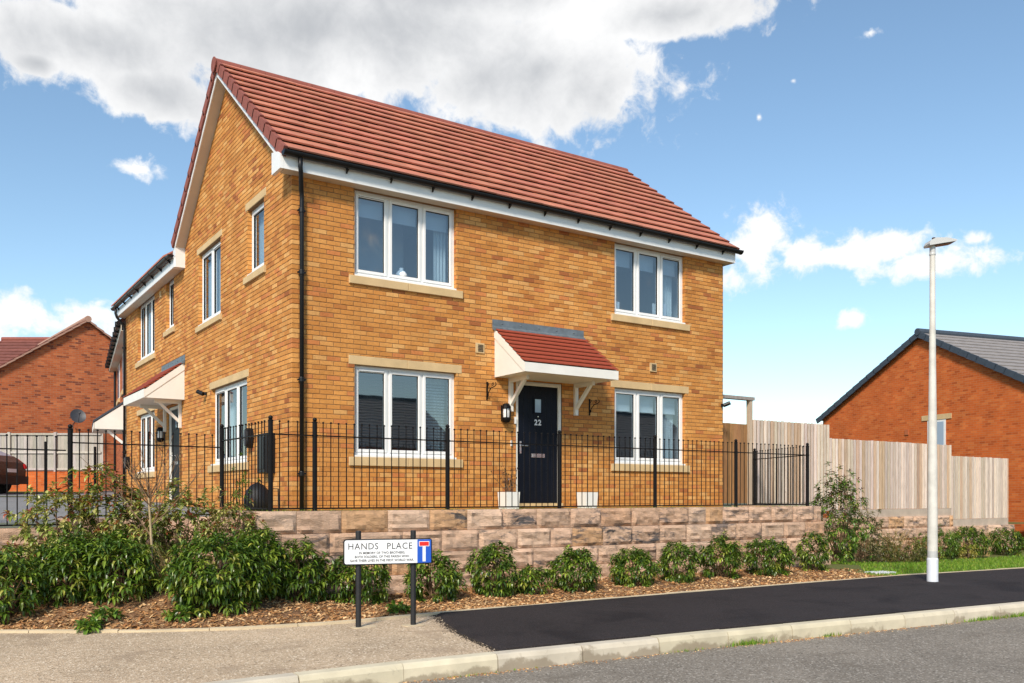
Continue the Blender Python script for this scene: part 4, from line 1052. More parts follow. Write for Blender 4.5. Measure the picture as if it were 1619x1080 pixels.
# ================================================================== street name sign
sa, sb = Vector((-.935, -4.125)), Vector((-.010, -4.405)); sdv = (sb - sa); SW = sdv.length; sdv.normalize(); sn_ = Vector((sdv.y, -sdv.x))
if sn_.y > 0: sn_ = -sn_
sg = thing("street_sign", "white and blue HANDS PLACE street name sign on two black posts", "street sign", (-.46, -4.28, -1.2))
def SP(u, n, z): return (sa.x + sdv.x * u + sn_.x * n, sa.y + sdv.y * u + sn_.y * n, z)
class SF:
    flip = True
    def __call__(s, u, n, z): return SP(u, n, z)
SFR = SF(); z0, z1 = -.525, -.245
def rrect(u0, u1, a, b, r, k=5):
    out = []
    for cx, cy, s in ((u1 - r, a + r, -90), (u1 - r, b - r, 0), (u0 + r, b - r, 90), (u0 + r, a + r, 180)):
        for i in range(k + 1): t = R(s + 90 * i / k); out.append((cx + r * math.cos(t), cy + r * math.sin(t)))
    return out
def splate(nm, u0, u1, a, b, n0, n1, mat, r=.0, par=None):
    mb = MB(); poly = rrect(u0, u1, a, b, r) if r else [(u0, a), (u1, a), (u1, b), (u0, b)]
    mb.prism(poly, n0, n1, fr=lambda p, q, t: SP(p, t, q)); return mb.build(nm, mat, par or sg)
plate = splate("sign_plate", 0, SW, z0, z1, .032, .045, "sign_black", .03)
splate("white_panel", .012, SW - .012, z0 + .012, z1 - .012, .045, .0475, "sign_white", .022, plate)
BU = SW - .165
splate("blue_panel", BU, SW - .0125, z0 + .0125, z1 - .0125, .0475, .0495, "sign_blue", .008, plate)
splate("symbol_stem", BU + .058, BU + .092, z0 + .026, z1 - .085, .0495, .0512, "sign_white", 0, plate)
splate("symbol_border", BU + .017, BU + .133, z1 - .088, z1 - .032, .0512, .0524, "sign_white", .004, plate)
splate("symbol_bar", BU + .023, BU + .127, z1 - .082, z1 - .038, .0524, .0536, "sign_red", .003, plate)
um = (BU + .02) / 2 + .005
for wd, du in (("HANDS", -.205), ("PLACE", .190)):
    text(wd, .098, lambda x, y, z: SP(um + du + x, .0485 + z, z1 - .082 + y), "sign_black", plate, "name_word", extr=.0008, spacing=1.12, sx=.93, bold=-.0004)
for i, ln in enumerate(("IN MEMORY OF TWO BROTHERS,", "BOTH SOLDIERS, OF THIS PARISH WHO", "GAVE THEIR LIVES IN THE FIRST WORLD WAR.")):
    text(ln, .036, lambda x, y, z: SP(um + x, .0485 + z, z1 - .152 - i * .041 + y), "sign_black", plate, extr=.0008, spacing=1.03, sx=.90, bold=.0004)
for u in (.165, .765):
    mb = MB(); c = SP(u, 0, 0); mb.lathe([(.030, -1.25), (.030, -.165), (.027, -.158), (.0, -.156)], (c[0], c[1], 0), 14); p_ = mb.build("post", "post_black", sg, smooth=False)
    for z in (z1 - .06, z0 + .06):
        mb = MB(); mb.box((u - .036, -.034, z - .012), (u + .036, .033, z + .012), SFR); mb.build("clamp", "post_black", p_)
    mb = MB(); b_ = rrect(-.13 + (.05 if u < .4 else 0), .2 if u < .4 else .12, -.09, .07, .05, 4)
    mb.prism([(c[0] + x, c[1] + y) for x, y in b_], -1.2025, -1.196, fr=lambda p, q, t: (p, q, t)); mb.build("concrete_footing", "edging_concrete", p_)

# ================================================================== lamp column
lp = thing("street_lamp", "tall white tapering lamp column with flat lantern beside the grass", "street lamp", (9.09, -4.87, -1.18))
lx, ly = 9.09, -4.80
mb = MB(); mb.lathe([(.088, -1.2), (.088, -.82), (.084, -.80), (.079, -.79)], (lx, ly, 0), 20); mb.build("base_sleeve", "lamp_base_paint", lp, smooth=False)
mb = MB(); mb.lathe([(.079, -.79), (.079, -.68)], (lx, ly, 0), 20); mb.build("grey_band", "lamp_grey", lp)
mb = MB(); mb.lathe([(.078, -.68), (.075, .6), (.070, 1.0), (.055, 2.2), (.046, 3.2), (.043, 4.22)], (lx, ly, 0), 32); mb.build("column", "lamp_white", lp)
mb = MB(); mb.add([(lx + .0785 * math.cos(a), ly + .0785 * math.sin(a), z) for z in (-.45, .05) for a in [R(225 + 12 * k) for k in range(-3, 4)]], [(k, k + 1, k + 8, k + 7) for k in range(6)]); mb.build("access_door", "lamp_white", lp, recalc=False)
mb = MB(); mb.lathe([(.050, 4.16), (.052, 4.18), (.046, 4.20), (.046, 4.30), (.044, 4.32)], (lx, ly, 0), 16); mb.build("spigot_collar", "lamp_grey", lp)
ld = Vector((.8308, -.5565)); ln_ = Vector((.5565, .8308))
def LPt(a, b, z): return (lx + ld.x * a + ln_.x * b, ly + ld.y * a + ln_.y * b, 4.30 + z)
mb = MB()
pr = [(-.09, 0), (.34, .07), (.36, .085), (.33, .10), (.20, .125), (.02, .125), (-.07, .085), (-.10, .03)]
vs = []; 
for a, z in pr: vs.append((a, -.10, z))
n = len(pr); mb.add([LPt(a, -.11, z) for a, z in pr] + [LPt(a, .11, z) for a, z in pr], [tuple(reversed(range(n))), tuple(range(n, 2 * n))] + [(i, (i + 1) % n, n + (i + 1) % n, n + i) for i in range(n)])
lh = mb.build("lantern", "lamp_grey", lp)
mb = MB(); mb.hexa([LPt(.03, -.09, .008), LPt(.30, -.09, .052), LPt(.30, .09, .052), LPt(.03, .09, .008), LPt(.03, -.09, .02), LPt(.30, -.09, .064), LPt(.30, .09, .064), LPt(.03, .09, .02)]); mb.build("led_tray", "lamp_dark", lh)
mb = MB(); c = LPt(.02, 0, .125); mb.lathe([(.03, 0), (.03, .02), (.02, .028)], c, 10); mb.build("photocell", "lamp_dark", lh)

# ================================================================== fittings on the house walls
def lantern_lamp(fr, u, z, label):
    t = thing("wall_lantern", label, "wall lamp", fr(u, .08, z)); 
    mb = MB(); mb.box((u - .05, .004, z - .14), (u + .05, .02, z + .14), fr); mb.build("back_plate", "black_metal", t)
    c = fr(u, .10, z)
    mb = MB(); mb.lathe([(.055, .075), (.085, .085), (.08, .12), (.05, .165), (.0, .175)], c, 12); mb.build("cap", "black_metal", t)
    mb = MB(); mb.lathe([(.0, -.175), (.05, -.165), (.08, -.12), (.085, -.085), (.055, -.075)], c, 12); mb.build("bowl", "black_metal", t)
    mb = MB(); mb.lathe([(.055, -.075), (.060, 0), (.055, .075)], c, 12); mb.build("glass", "white_ceramic", t)
    for i in range(6):
        a = 2 * math.pi * i / 6; mb = MB(); mb.tube([(c[0] + .078 * math.cos(a), c[1] + .078 * math.sin(a), c[2] - .09), (c[0] + .082 * math.cos(a), c[1] + .082 * math.sin(a), c[2]), (c[0] + .078 * math.cos(a), c[1] + .078 * math.sin(a), c[2] + .09)], .009, 6); mb.build("cage_bar", "black_metal", t)
lantern_lamp(FRONT, 3.83, 1.67, "black caged bulkhead lantern left of the navy front door")
lantern_lamp(LEFT, 8.25, 1.62, "black wall lantern beside the side door under its canopy")
def hook(u, z, label):
    t = thing("basket_bracket", label, "bracket", FRONT(u, 0, z)); 
    mb = MB(); mb.box((u - .012, .004, z - .17), (u + .012, .02, z + .14), FRONT); mb.build("back_strip", "black_metal", t)
    mb = MB(); mb.tube([FRONT(u, .02, z - .12), FRONT(u, .07, z - .04), FRONT(u, .14, z + .02), FRONT(u, .24, z + .035), FRONT(u, .29, z + .05), FRONT(u, .30, z + .085), FRONT(u, .275, z + .10)], .008, 6); mb.build("arm", "black_metal", t)
    for c, r in (((.04, .09), .035), ((.20, .075), .035), ((.035, -.10), .03)):
        mb = MB(); mb.tube([FRONT(u, c[0] + r * (1 - k * .06) * math.cos(k * .75), z + c[1] + r * (1 - k * .06) * math.sin(k * .75)) for k in range(10)], .006, 5); mb.build("scroll", "black_metal", t)
hook(3.49, 2.06, "scrolled black hanging basket bracket left of the canopy"); hook(5.76, 1.90, "scrolled black hanging basket bracket right of the canopy")
def camera_(fr, u, z, label, d=1):
    t = thing("security_camera", label, "camera", fr(u, .05, z)); mb = MB(); mb.lathe([(.03, -.03), (.03, .03)], fr(u, .03, z), 10); mb.tube([fr(u, 0, z), fr(u, .09, z)], .012, 6); mb.build("mount", "black_plastic", t)
    mb = MB(); mb.tube([fr(u - .02 * d, .08, z - .01), fr(u + .09 * d, .16, z + .045)], .042, 10); mb.build("camera_body", "black_plastic", t)
camera_(LEFT, 4.72, 2.22, "small black camera beside the lower window lintel on the gable wall")
camera_(FRONT, 9.30, 2.12, "small black floodlight at the right hand corner of the house")
def meter(fr, u, z, w_, h_, d_, label, cat, name):
    t = thing(name, label, cat, fr(u, 0, z - h_ / 2))
    mb = MB(); mb.brick(u - w_ / 2, u + w_ / 2, z - h_ / 2, z + h_ / 2, .003, d_, fr, (1, 1, 1, 1), .02); mb.build("housing", "black_plastic", t, recalc=False)
    mb = MB(); mb.brick(u - w_ * .32, u + w_ * .32, z - h_ * .4, z + h_ * .4, d_, d_ + .012, fr, (1, 1, 1, 1), .008); mb.build("door_panel", "black_plastic", t, recalc=False)
    return t
meter(LEFT, .96, .90, .44, .64, .16, "tall black meter cabinet on the gable wall behind the corner post", "meter box", "meter_box")
def charger(u, z, label, cable):
    t = thing("wall_charger", label, "car charger", LEFT(u, 0, z)); mb = MB()
    mb.prism([(.10 * math.cos(2 * math.pi * k / 20), .17 * math.sin(2 * math.pi * k / 20)) for k in range(20)], .004, .11, fr=lambda p, q, w_: LEFT(u + p, w_, z + q)); mb.build("housing", "black_plastic", t)
    mb = MB(); mb.prism([(.075 * math.cos(2 * math.pi * k / 20), .14 * math.sin(2 * math.pi * k / 20)) for k in range(20)], .11, .135, fr=lambda p, q, w_: LEFT(u + p, w_, z + q)); mb.build("cover", "dish_grey", t)
    if cable:
        mb = MB(); mb.tube([LEFT(u - .1, .08, z - .12), LEFT(u - .3, .06, z - .3), LEFT(u - .7, .05, z - .42), LEFT(u - 1.2, .05, z - .40), LEFT(u - 1.6, .05, z - .25)], .012, 6); mb.build("cable", "black_plastic", t)
charger(1.90, 1.20, "oval black car charger on the gable wall near the corner", False); charger(12.25, 1.10, "oval black car charger beside the downpipe on the adjoining house", True)
mb = MB(); mb.box((4.055, .01, 1.50), (4.095, .03, 1.62), FRONT); mb.build("doorbell", "white_upvc", None, label="small white doorbell on the left door jamb", category="doorbell")
mb = MB(); mb.box((3.98, .006, 1.10), (4.01, .03, 1.20), FRONT); mb.build("key_box", "white_upvc", None, label="tiny white box on the brickwork below the caged lantern", category="box")

# planters
def planter(x, y, label):
    t = thing("planter", label, "plant pot", (x, y, -.02)); h = .29; a, b = .125, .14
    mb = MB(); o_ = [(-a, -a, 0), (a, -a, 0), (a, a, 0), (-a, a, 0), (-b, -b, h), (b, -b, h), (b, b, h), (-b, b, h)]
    vs = [(x + p, y + q, -.0 + z) for p, q, z in o_] + [(x + p * .85, y + q * .85, h) for p, q, z in o_[4:]] + [(x + p * .8, y + q * .8, h - .05) for p, q, z in o_[4:]]
    mb.add(vs, [(0, 3, 2, 1), (0, 1, 5, 4), (1, 2, 6, 5), (2, 3, 7, 6), (3, 0, 4, 7), (4, 5, 9, 8), (5, 6, 10, 9), (6, 7, 11, 10), (7, 4, 8, 11), (8, 9, 13, 12), (9, 10, 14, 13), (10, 11, 15, 14), (11, 8, 12, 15)]); mb.build("pot", "white_ceramic", t)
    mb = MB(); mb.box((x - .11, y - .11, h - .06), (x + .11, y + .11, h - .045)); mb.build("compost", "bark", t)
    return t
planter(3.77, -.27, "white square plant pot left of the front door with a bare twiggy shrub"); planter(5.50, -.27, "white square plant pot right of the front door, almost empty")

# ornaments on the upstairs sills
vz = thing("vase", "small white round vase inside the upper left window", "vase", (1.93, .17, 3.78)); mb = MB(); mb.lathe([(.05, 0), (.09, .04), (.10, .09), (.07, .14), (.03, .17), (.035, .2)], (1.93, .17, 3.785), 14); mb.build("vase_body", "white_ceramic", vz, smooth=True)
for x, h, d_, lb in ((6.56, .22, .17, "white card standing at the left of the upper right window"), (7.53, .30, .18, "tall white card in the middle of the upper right window"), (7.83, .33, .2, "white upright frame behind the right light of the upper right window")):
    mb = MB(); mb.box((x, d_, 3.78), (x + .09, d_ + .012, 3.78 + h)); mb.build("card", "white_ceramic", None, label=lb, category="card")
# dark bag by the meter cabinet
bg = thing("garden_bag", "rounded black bag standing behind the short railing run", "bag", (-.45, .25, -.02)); mb = MB(); mb.lathe([(.14, 0), (.20, .08), (.205, .2), (.17, .32), (.10, .40), (.03, .44)], (-.45, .25, -.02), 14); mb.build("bag_body", "dark_bag", bg, smooth=True)
mb = MB(); mb.tube([(-.45, .25, .41), (-.43, .22, .46), (-.40, .2, .43)], .012, 6); mb.tube([(-.28, .2, .33), (-.16, .16, .33), (-.15, .16, -.02)], .012, 6); mb.build("handle", "dark_bag", bg)

# satellite dish on the red gable
dg = Vector((.963, .271)); dc = Vector((1.04, 26.3)) + dg * -.565; dnv = Vector((.271, -.963))
ds = thing("satellite_dish", "dark round satellite dish on the red gable wall", "satellite dish", (dc.x, dc.y, 2.9))
C3 = Vector((dc.x + dnv.x * .45, dc.y + dnv.y * .45, 3.35)); ax = Vector((dnv.x * .85 - .2, dnv.y * .85, .38)).normalized(); q_ = Vector((0, 0, 1)).rotation_difference(ax)
mb = MB(); vs = []; fs = []
for i, rr_ in enumerate((.0, .1, .2, .29)):
    for k in range(18):
        a = 2 * math.pi * k / 18; v = Vector((rr_ * math.cos(a), rr_ * 1.08 * math.sin(a), rr_ * rr_ * .9)); vs.append(C3 + q_ @ v)
for i in range(3):
    for k in range(18): fs.append((i * 18 + k, i * 18 + (k + 1) % 18, (i + 1) * 18 + (k + 1) % 18, (i + 1) * 18 + k))
mb.add(vs, fs); mb.build("reflector", "dish_grey", ds, smooth=True, recalc=False)
mb = MB(); mb.tube([tuple(C3 + q_ @ Vector((0, -.28, .08))), tuple(C3 + q_ @ Vector((0, -.05, .38)))], .014, 6); mb.sphere(tuple(C3 + q_ @ Vector((0, -.04, .38))), .045, 8, 5); mb.build("feed_arm", "dish_grey", ds)
mb = MB(); mb.tube([tuple(C3), (C3.x - dnv.x * .2, C3.y - dnv.y * .2, 3.2), (dc.x, dc.y, 3.05)], .02, 6); mb.tube([(dc.x + dnv.x * .02, dc.y + dnv.y * .02, 3.05), (dc.x + dnv.x * .02, dc.y + dnv.y * .02, 1.6)], .015, 5); mb.build("mast", "dish_grey", ds)
# black posts standing before the grey fence
for i, (x, y, h, lb) in enumerate(((-2.7, 22.3, 1.75, "slim dark post in front of the grey fence, nearest the car"), (-1.0, 21.3, 1.75, "slim dark post in front of the grey fence behind the left railing"), (.45, 20.6, 1.6, "slim dark post in front of the grey fence near its right end"))):
    mb = MB(); zg = -.12 + .021 * y; mb.lathe([(.045, 0), (.045, h), (.03, h + .02), (.0, h + .025)], (x, y, zg), 10); mb.build("bollard", "black_metal", None, label=lb, category="post", group="dark posts in front of the grey fence")

# ================================================================== cars (mostly outside the frame)
def car(label, loc, rz, paint):
    t = thing("parked_car", label, "car", loc, None, rz); half = .86
    prof = [(-2.05, .42), (-2.08, .62), (-2.0, .78), (-1.2, .92), (-.55, 1.36), (.2, 1.47), (1.1, 1.44), (1.75, 1.18), (2.02, .98), (2.08, .74), (2.06, .46), (1.85, .27), (-1.85, .25)]
    def lk(nm, mb, mat, par=None, smooth=False): return link(nm, mb.mesh(nm, (0, 0, 0), smooth, True), mat, par or t)
    mb = MB(); n = len(prof); secs = ((-half, .90, .05), (-half + .08, 1, 0), (half - .08, 1, 0), (half, .90, .05)); vs = []
    for y, s, dz in secs:
        for x, z in prof:
            tuck = .16 * max(0, (z - .92) / .55); vs.append((x * (1 - (1 - s) * .12), y * (1 - tuck), z * (1 - (1 - s) * .3) + dz * .4))
    fs = [tuple(reversed(range(n))), tuple(range(3 * n, 4 * n))]
    for k in range(3):
        for i in range(n): fs.append((k * n + i, k * n + (i + 1) % n, (k + 1) * n + (i + 1) % n, (k + 1) * n + i))
    mb.add(vs, fs); body = lk("body", mb, paint)
    for s in (-1, 1):
        mb = MB(); pl = [(-1.0, .95), (-.5, 1.29), (.2, 1.39), (1.0, 1.37), (1.55, 1.10), (1.62, .98)]
        f_ = lambda p, q, w_: (p, s * (half * (1 - .16 * max(0, (q - .92) / .55)) + .004 + w_), q)
        mb.prism(pl, -.03, .006, fr=f_); lk("side_window", mb, "car_glass", body)
        mb = MB(); mb.prism([(1.62, .98), (1.80, 1.12), (2.06, .92), (2.10, .80), (1.95, .76), (1.90, .86), (1.98, .90), (1.82, .99), (1.70, .92)], -.12, .012, fr=lambda p, q, w_: (p, s * (half * .97 + w_), q)); lk("tail_light", mb, "tail_red", body)
        for wx in (-1.3, 1.28):
            mb = MB(); mb.tube([(wx, s * (half - .2), .31), (wx, s * (half + .005), .31)], .31, 20); w_ = lk("wheel", mb, "tyre")
            mb = MB(); mb.tube([(wx, s * (half - .02), .31), (wx, s * (half + .015), .31)], .21, 16); lk("rim", mb, "alloy", w_)
    mb = MB(); mb.hexa([(1.16, -.62, 1.40), (1.70, -.70, 1.16), (1.70, .70, 1.16), (1.16, .62, 1.40), (1.18, -.62, 1.43), (1.73, -.70, 1.19), (1.73, .70, 1.19), (1.18, .62, 1.43)]); lk("rear_window", mb, "car_glass", body)
    mb = MB(); mb.box((1.9, -.80, .30), (2.16, .80, .55)); lk("bumper", mb, "black_plastic", body)
    mb = MB(); mb.box((2.07, -.26, .66), (2.10, .26, .77)); lk("number_plate", mb, "sign_white", body)
    return t
car("bronze hatchback parked at the left edge with red tail light showing", (-3.95, 19.8, .30), math.atan2(-.5565, .8308), "car_bronze")
car("dark car with red tail light just showing past the end of the stone wall", (24.55, 2.6, -2.24), math.atan2(-.45, -.89), "car_grey")

# ================================================================== planting
def leafset(mb, base, d, L_, w_, col, droop=.35, fold=.25):
    d = Vector(d).normalized(); side = d.cross(Vector((0, 0, 1)))
    if side.length < .05: side = Vector((1, 0, 0))
    side.normalize(); up = side.cross(d).normalized(); b = Vector(base)
    def P(s, h, k): return b + d * (L_ * s) + side * (w_ * h) + up * (L_ * k)
    m1, m2 = .35, .72
    vs = [P(0, 0, 0), P(m1, -.5, .05 + fold * w_ / L_), P(m1, 0, .03), P(m1, .5, .05 + fold * w_ / L_), P(m2, -.38, -droop * .35 + fold * w_ / L_), P(m2, 0, -droop * .38), P(m2, .38, -droop * .35 + fold * w_ / L_), P(1, 0, -droop)]
    mb.add(vs, [(0, 2, 1), (0, 3, 2), (1, 2, 5, 4), (2, 3, 6, 5), (4, 5, 7), (5, 6, 7)], False, (*col, 1))
def pick(pal):
    c = rnd.choices([p[0] for p in pal], [p[1] for p in pal])[0]; k = rnd.uniform(.78, 1.22); return (c[0] * k, c[1] * k, c[2] * k)
LAUREL = [((.062, .118, .012), 5), ((.125, .21, .018), 3.2), ((.030, .066, .008), 3), ((.30, .38, .045), 1.7), ((.46, .42, .07), .3)]
PHOT = [((.15, .20, .035), 5), ((.26, .30, .05), 3), ((.24, .08, .04), .8), ((.05, .08, .02), 3), ((.34, .28, .08), 1.3)]
VARI = [((.24, .30, .05), 4), ((.56, .52, .18), 3.4), ((.09, .13, .03), 2.5), ((.34, .24, .09), .8)]
OLIVE = [((.10, .115, .02), 4), ((.19, .19, .04), 3), ((.05, .065, .015), 2.5), ((.30, .19, .05), 1.2)]
GREEN = [((.09, .17, .02), 4), ((.17, .28, .03), 3), ((.04, .08, .015), 2), ((.38, .35, .06), .6)]
def shrub(label, x, y, z, rx, ry, h, shoots, leaves, L_, w_, pal, name="laurel_bush", cat="shrub", group=None, tips=None, loose=0.0, droop=.4, lift=.12, base_fill=.5):
    t = thing(name, label, cat, (x, y, z), group); mb = MB(); sm = MB(); sm.cur = (.12, .07, .04, 1)
    seed = rnd.uniform(0, 99)
    for i in range(int(shoots * 1.35)):
        for _ in range(30):
            a = rnd.uniform(0, 2 * math.pi); v = rnd.uniform(-1, 1)
            rr_ = rnd.uniform(.35, 1) ** .45
            lob = 1 + .30 * mnoise.noise((math.cos(a) * 1.6 + seed, math.sin(a) * 1.6, v * 1.8)) + .14 * mnoise.noise((math.cos(a) * 4 + seed, math.sin(a) * 4, v * 4.5))
            ring = math.sqrt(max(0, 1 - max(v, -.62) ** 2)) * (1 if v > -.6 else .92)
            p = Vector((x + rx * rr_ * lob * ring * math.cos(a), y + ry * rr_ * lob * ring * math.sin(a), z + h * (.46 + .50 * v * rr_ * lob)))
            if p.z > z + .03: break
        out = Vector((p.x - x, p.y - y, (p.z - z - h * .35) * .9)); out = out.normalized() if out.length > .01 else Vector((0, 0, 1))
        d = (out + Vector((0, 0, .45)) + Vector((jit(.5), jit(.5), jit(.35)))).normalized()
        if loose and rnd.random() < loose: p = p + d * rnd.uniform(.05, .22) * h
        tip = p + d * L_ * .8
        if i % 7 == 0:
            q0 = Vector((x + jit(rx * .15), y + jit(ry * .15), z + rnd.uniform(0, .15) * h)); mdl = q0.lerp(p, .55) + Vector((0, 0, .06 * h))
            sm.tube([q0, mdl, tip], [.007, .005, .003], 4, False)
        c0 = pick(pal); nl = max(3, leaves + rnd.randint(-2, 2)); ph = rnd.uniform(0, 6.3)
        ex = d.cross(Vector((0, 0, 1)) if abs(d.z) < .95 else Vector((1, 0, 0))).normalized(); ey = d.cross(ex).normalized()
        young = tips and rnd.random() < tips[1] and v > .1
        for k in range(nl):
            s = k / nl; a2 = ph + k * 2.4; sp = 1.15 - .75 * s
            ld_ = d * (1 - .55 * sp) + (ex * math.cos(a2) + ey * math.sin(a2)) * sp + Vector((0, 0, -.10))
            c = tuple(.6 * q + .4 * r_ for q, r_ in zip(pick(pal), c0)) if not (young and s > .5) else pick(tips[0])
            sc = rnd.uniform(.7, 1.15) * (1 if s < .7 else .75)
            leafset(mb, p.lerp(tip, s), ld_, L_ * sc, w_ * sc, c, droop * rnd.uniform(.5, 1.4))
    mb.build("foliage", "leaf", t, recalc=False)
    sm.build("stems", "bark", t, recalc=False)
    return t
REDTIP = ([((.24, .06, .03), 2.5), ((.36, .14, .05), 1), ((.36, .30, .07), 2)], .6)
FRONTG = "laurel bushes planted along the stone wall"
def zb_(x, y): return bed_z(x, y) - .01
LEAF = dict(L_=.085, w_=.034)
for lb, x, y, rx, ry, h, sh in (
    ("laurel bush behind the left half of the street sign", -.08, -2.62, 0.380, 0.336, 0.68, 153),
    ("laurel bush behind the blue end of the street sign", .90, -2.82, 0.362, 0.319, 0.62, 139),
    ("upright laurel just right of the street sign", 1.86, -2.76, 0.326, 0.302, 0.73, 133),
    ("smallest laurel bush, in front of the stone wall", 2.40, -2.92, 0.208, 0.185, 0.38, 57),
    ("rounded laurel bush below the left end of the front doorstep", 3.22, -2.82, 0.371, 0.319, 0.60, 133),
    ("laurel bush below the white pot right of the door", 4.43, -2.72, 0.362, 0.302, 0.55, 127),
    ("narrow laurel bush below the left jamb of the lower right window", 5.38, -2.74, 0.298, 0.286, 0.67, 114),
    ("peaked laurel bush below the right of the lower right window", 6.36, -2.74, 0.335, 0.302, 0.71, 127),
    ("broad laurel bush under the right hand end of the house wall", 7.55, -2.72, 0.452, 0.319, 0.66, 159),
    ("slim laurel bush at the end of the long stone wall", 8.85, -2.66, 0.271, 0.252, 0.73, 94)):
    shrub(lb, x, y, zb_(x, y), rx, ry, h, sh, 9, pal=LAUREL, group=FRONTG, droop=.45, **LEAF)
for lb, x, y, rx, ry, h, sh in (
    ("laurel bush left of the street sign against the stone wall", -.80, -2.45, .32, .32, .76, 100),
    ("biggest dense laurel mound in the left bed", -1.86, -2.80, .60, .46, .84, 260),
    ("laurel mound with drooping leaves second from the left edge", -2.80, -2.02, .36, .40, .72, 140),
    ("laurel mound between the far left bush and the sapling", -3.28, -1.75, .36, .38, .70, 130),
    ("laurel bush cut by the left edge of the picture", -3.95, -1.95, .38, .40, .70, 130),
    ("laurel bush behind the biggest mound, beside the stone wall", -1.28, -2.40, .36, .32, .80, 120)):
    shrub(lb, x, y, zb_(x, y), rx, ry, h, sh, 9, pal=LAUREL, group="laurel mounds in the left bed", droop=.5, L_=.105, w_=.038)
shrub("bushy green and bronze shrub under the far left railing post", -3.30, -.85, zb_(-3.3, -.85), .40, .34, 1.05, 130, 8, .085, .045, VARI, "mixed_shrub", tips=REDTIP, loose=.3)
shrub("tall red-tipped shrub in front of the left railings", -2.80, -1.05, zb_(-2.8, -1.05), .34, .32, 1.22, 120, 8, .10, .046, PHOT, "photinia_shrub", tips=REDTIP, loose=.5)
shrub("pale variegated shrub in the middle of the left bed", -2.45, -1.35, zb_(-2.45, -1.35), .44, .34, .92, 150, 8, .075, .040, VARI, "mixed_shrub", tips=REDTIP, loose=.3)
shrub("leafy shrub with reddish shoots in front of the side door", -2.02, -1.50, zb_(-2.02, -1.5), .42, .32, 1.04, 130, 8, .09, .046, VARI, "photinia_shrub", tips=REDTIP, loose=.5)
shrub("small leaved shrub before the corner of the stone wall", -1.50, -1.98, zb_(-1.5, -1.98), .36, .28, 1.02, 160, 8, .06, .032, VARI, "mixed_shrub", tips=REDTIP, loose=.3)
shrub("thin upright evergreen in front of the black bag", -1.30, -1.78, zb_(-1.3, -1.78), .13, .13, 1.42, 70, 8, .045, .024, GREEN, "mixed_shrub", loose=.2)
shrub("low brown and orange leaved shrub below the left railings", -3.75, -.80, zb_(-3.75, -.8), .42, .30, .42, 70, 7, .08, .036, PHOT, "mixed_shrub", tips=REDTIP, loose=.4)
shrub("tall green shrub with bronze shoots at the end of the stone wall", 11.0, -1.55, zb_(11.0, -1.55), .42, .42, 1.80, 260, 8, .095, .038, GREEN, "photinia_shrub", tips=([((.10, .035, .02), 2), ((.16, .07, .03), 1)], .6), loose=.35)
shrub("airy bronze leaved shrub beside the tall one", 12.0, -1.40, zb_(12.0, -1.40), .38, .40, 1.20, 190, 7, .075, .038, [((.16, .15, .05), 4), ((.34, .27, .14), 3), ((.07, .075, .03), 2)], "mixed_shrub", loose=.5)
shrub("low olive coloured shrub on the grass before the stone blocks", 14.5, -.75, zb_(14.5, -.75), .85, .5, .66, 220, 8, .07, .024, OLIVE, "mixed_shrub", tips=([((.30, .12, .04), 1)], .5), loose=.3)
shrub("low dark shrub between the bronze shrub and the olive one", 13.2, -1.0, zb_(13.2, -1.0), .55, .42, .50, 130, 8, .07, .024, OLIVE, "mixed_shrub", loose=.2)
shrub("green shrub just right of the lamp column", 16.4, -.55, zb_(16.4, -.55), .62, .45, .72, 170, 8, .075, .03, GREEN, "mixed_shrub", loose=.2)
shrub("dark laurel on the lawn, second from the right edge", 17.7, -.6, zb_(17.7, -.6), .55, .45, .74, 150, 9, .10, .038, LAUREL)
shrub("dark laurel cut by the right edge of the picture", 19.5, -.6, zb_(19.5, -.6), .50, .45, .68, 140, 9, .10, .038, LAUREL)
shrub("small yellowing shrub at the foot of the stone blocks", 16.95, -1.0, zb_(16.95, -1.0), .24, .2, .40, 45, 6, .06, .024, [((.42, .34, .06), 3), ((.25, .24, .05), 2)], "mixed_shrub", loose=.4)
# weeds at the left front of the bed
for lb, x, y, r in (("low leafy weed in the mulch at the lower left", -3.05, -2.68, .11), ("tiny weed by the path edging at the lower left", -3.25, -2.92, .08), ("small weed in the mulch below the biggest laurel", -2.35, -3.02, .10), ("grassy weed near the right sign post", .05, -3.5, .09)):
    shrub(lb, x, y, zb_(x, y), r, r, r * .9, int(8 + r * 60), 6, .09, .045, GREEN, "weed", "weed", droop=.2)
# sapling
def sapling(label, x, y, z, h, cat="sapling"):
    t = thing("sapling", label, cat, (x, y, z)); mb = MB()
    tr = [Vector((x, y, z)), Vector((x + .02, y, z + h * .3)), Vector((x - .01, y + .02, z + h * .62))]; mb.tube(tr, [.018, .015, .012], 6); mb.build("trunk", "pale_stem", t)
    mb = MB()
    for i in range(13):
        a = i * 2.4; b0 = tr[1].lerp(tr[2], rnd.uniform(.2, 1)); L_ = rnd.uniform(.45, .95) * h * .55
        d = Vector((math.cos(a) * rnd.uniform(.5, .9), math.sin(a) * .5, rnd.uniform(.5, 1))).normalized(); pts = [b0]
        for k in range(4): d = (d + Vector((jit(.25), jit(.25), jit(.2)))).normalized(); pts.append(pts[-1] + d * L_ / 4)
        mb.tube(pts, [.009, .007, .005, .004, .0025], 5, False)
        for k in (1, 2, 3):
            e = (d + Vector((jit(.9), jit(.9), jit(.6)))).normalized(); mb.tube([pts[k], pts[k] + e * L_ * .22, pts[k] + e * L_ * .38 + Vector((0, 0, .03))], [.005, .003, .002], 4, False)
    mb.build("branches", "bark", t, recalc=False)
sapling("bare twiggy sapling rising from the left bed in front of the railings", -2.47, -2.06, zb_(-2.47, -2.06), 1.85)
tw = thing("pot_shrub", "bare reddish twigs growing in the left white pot", "shrub", (3.77, -.27, .22)); mb = MB(); lf = MB()
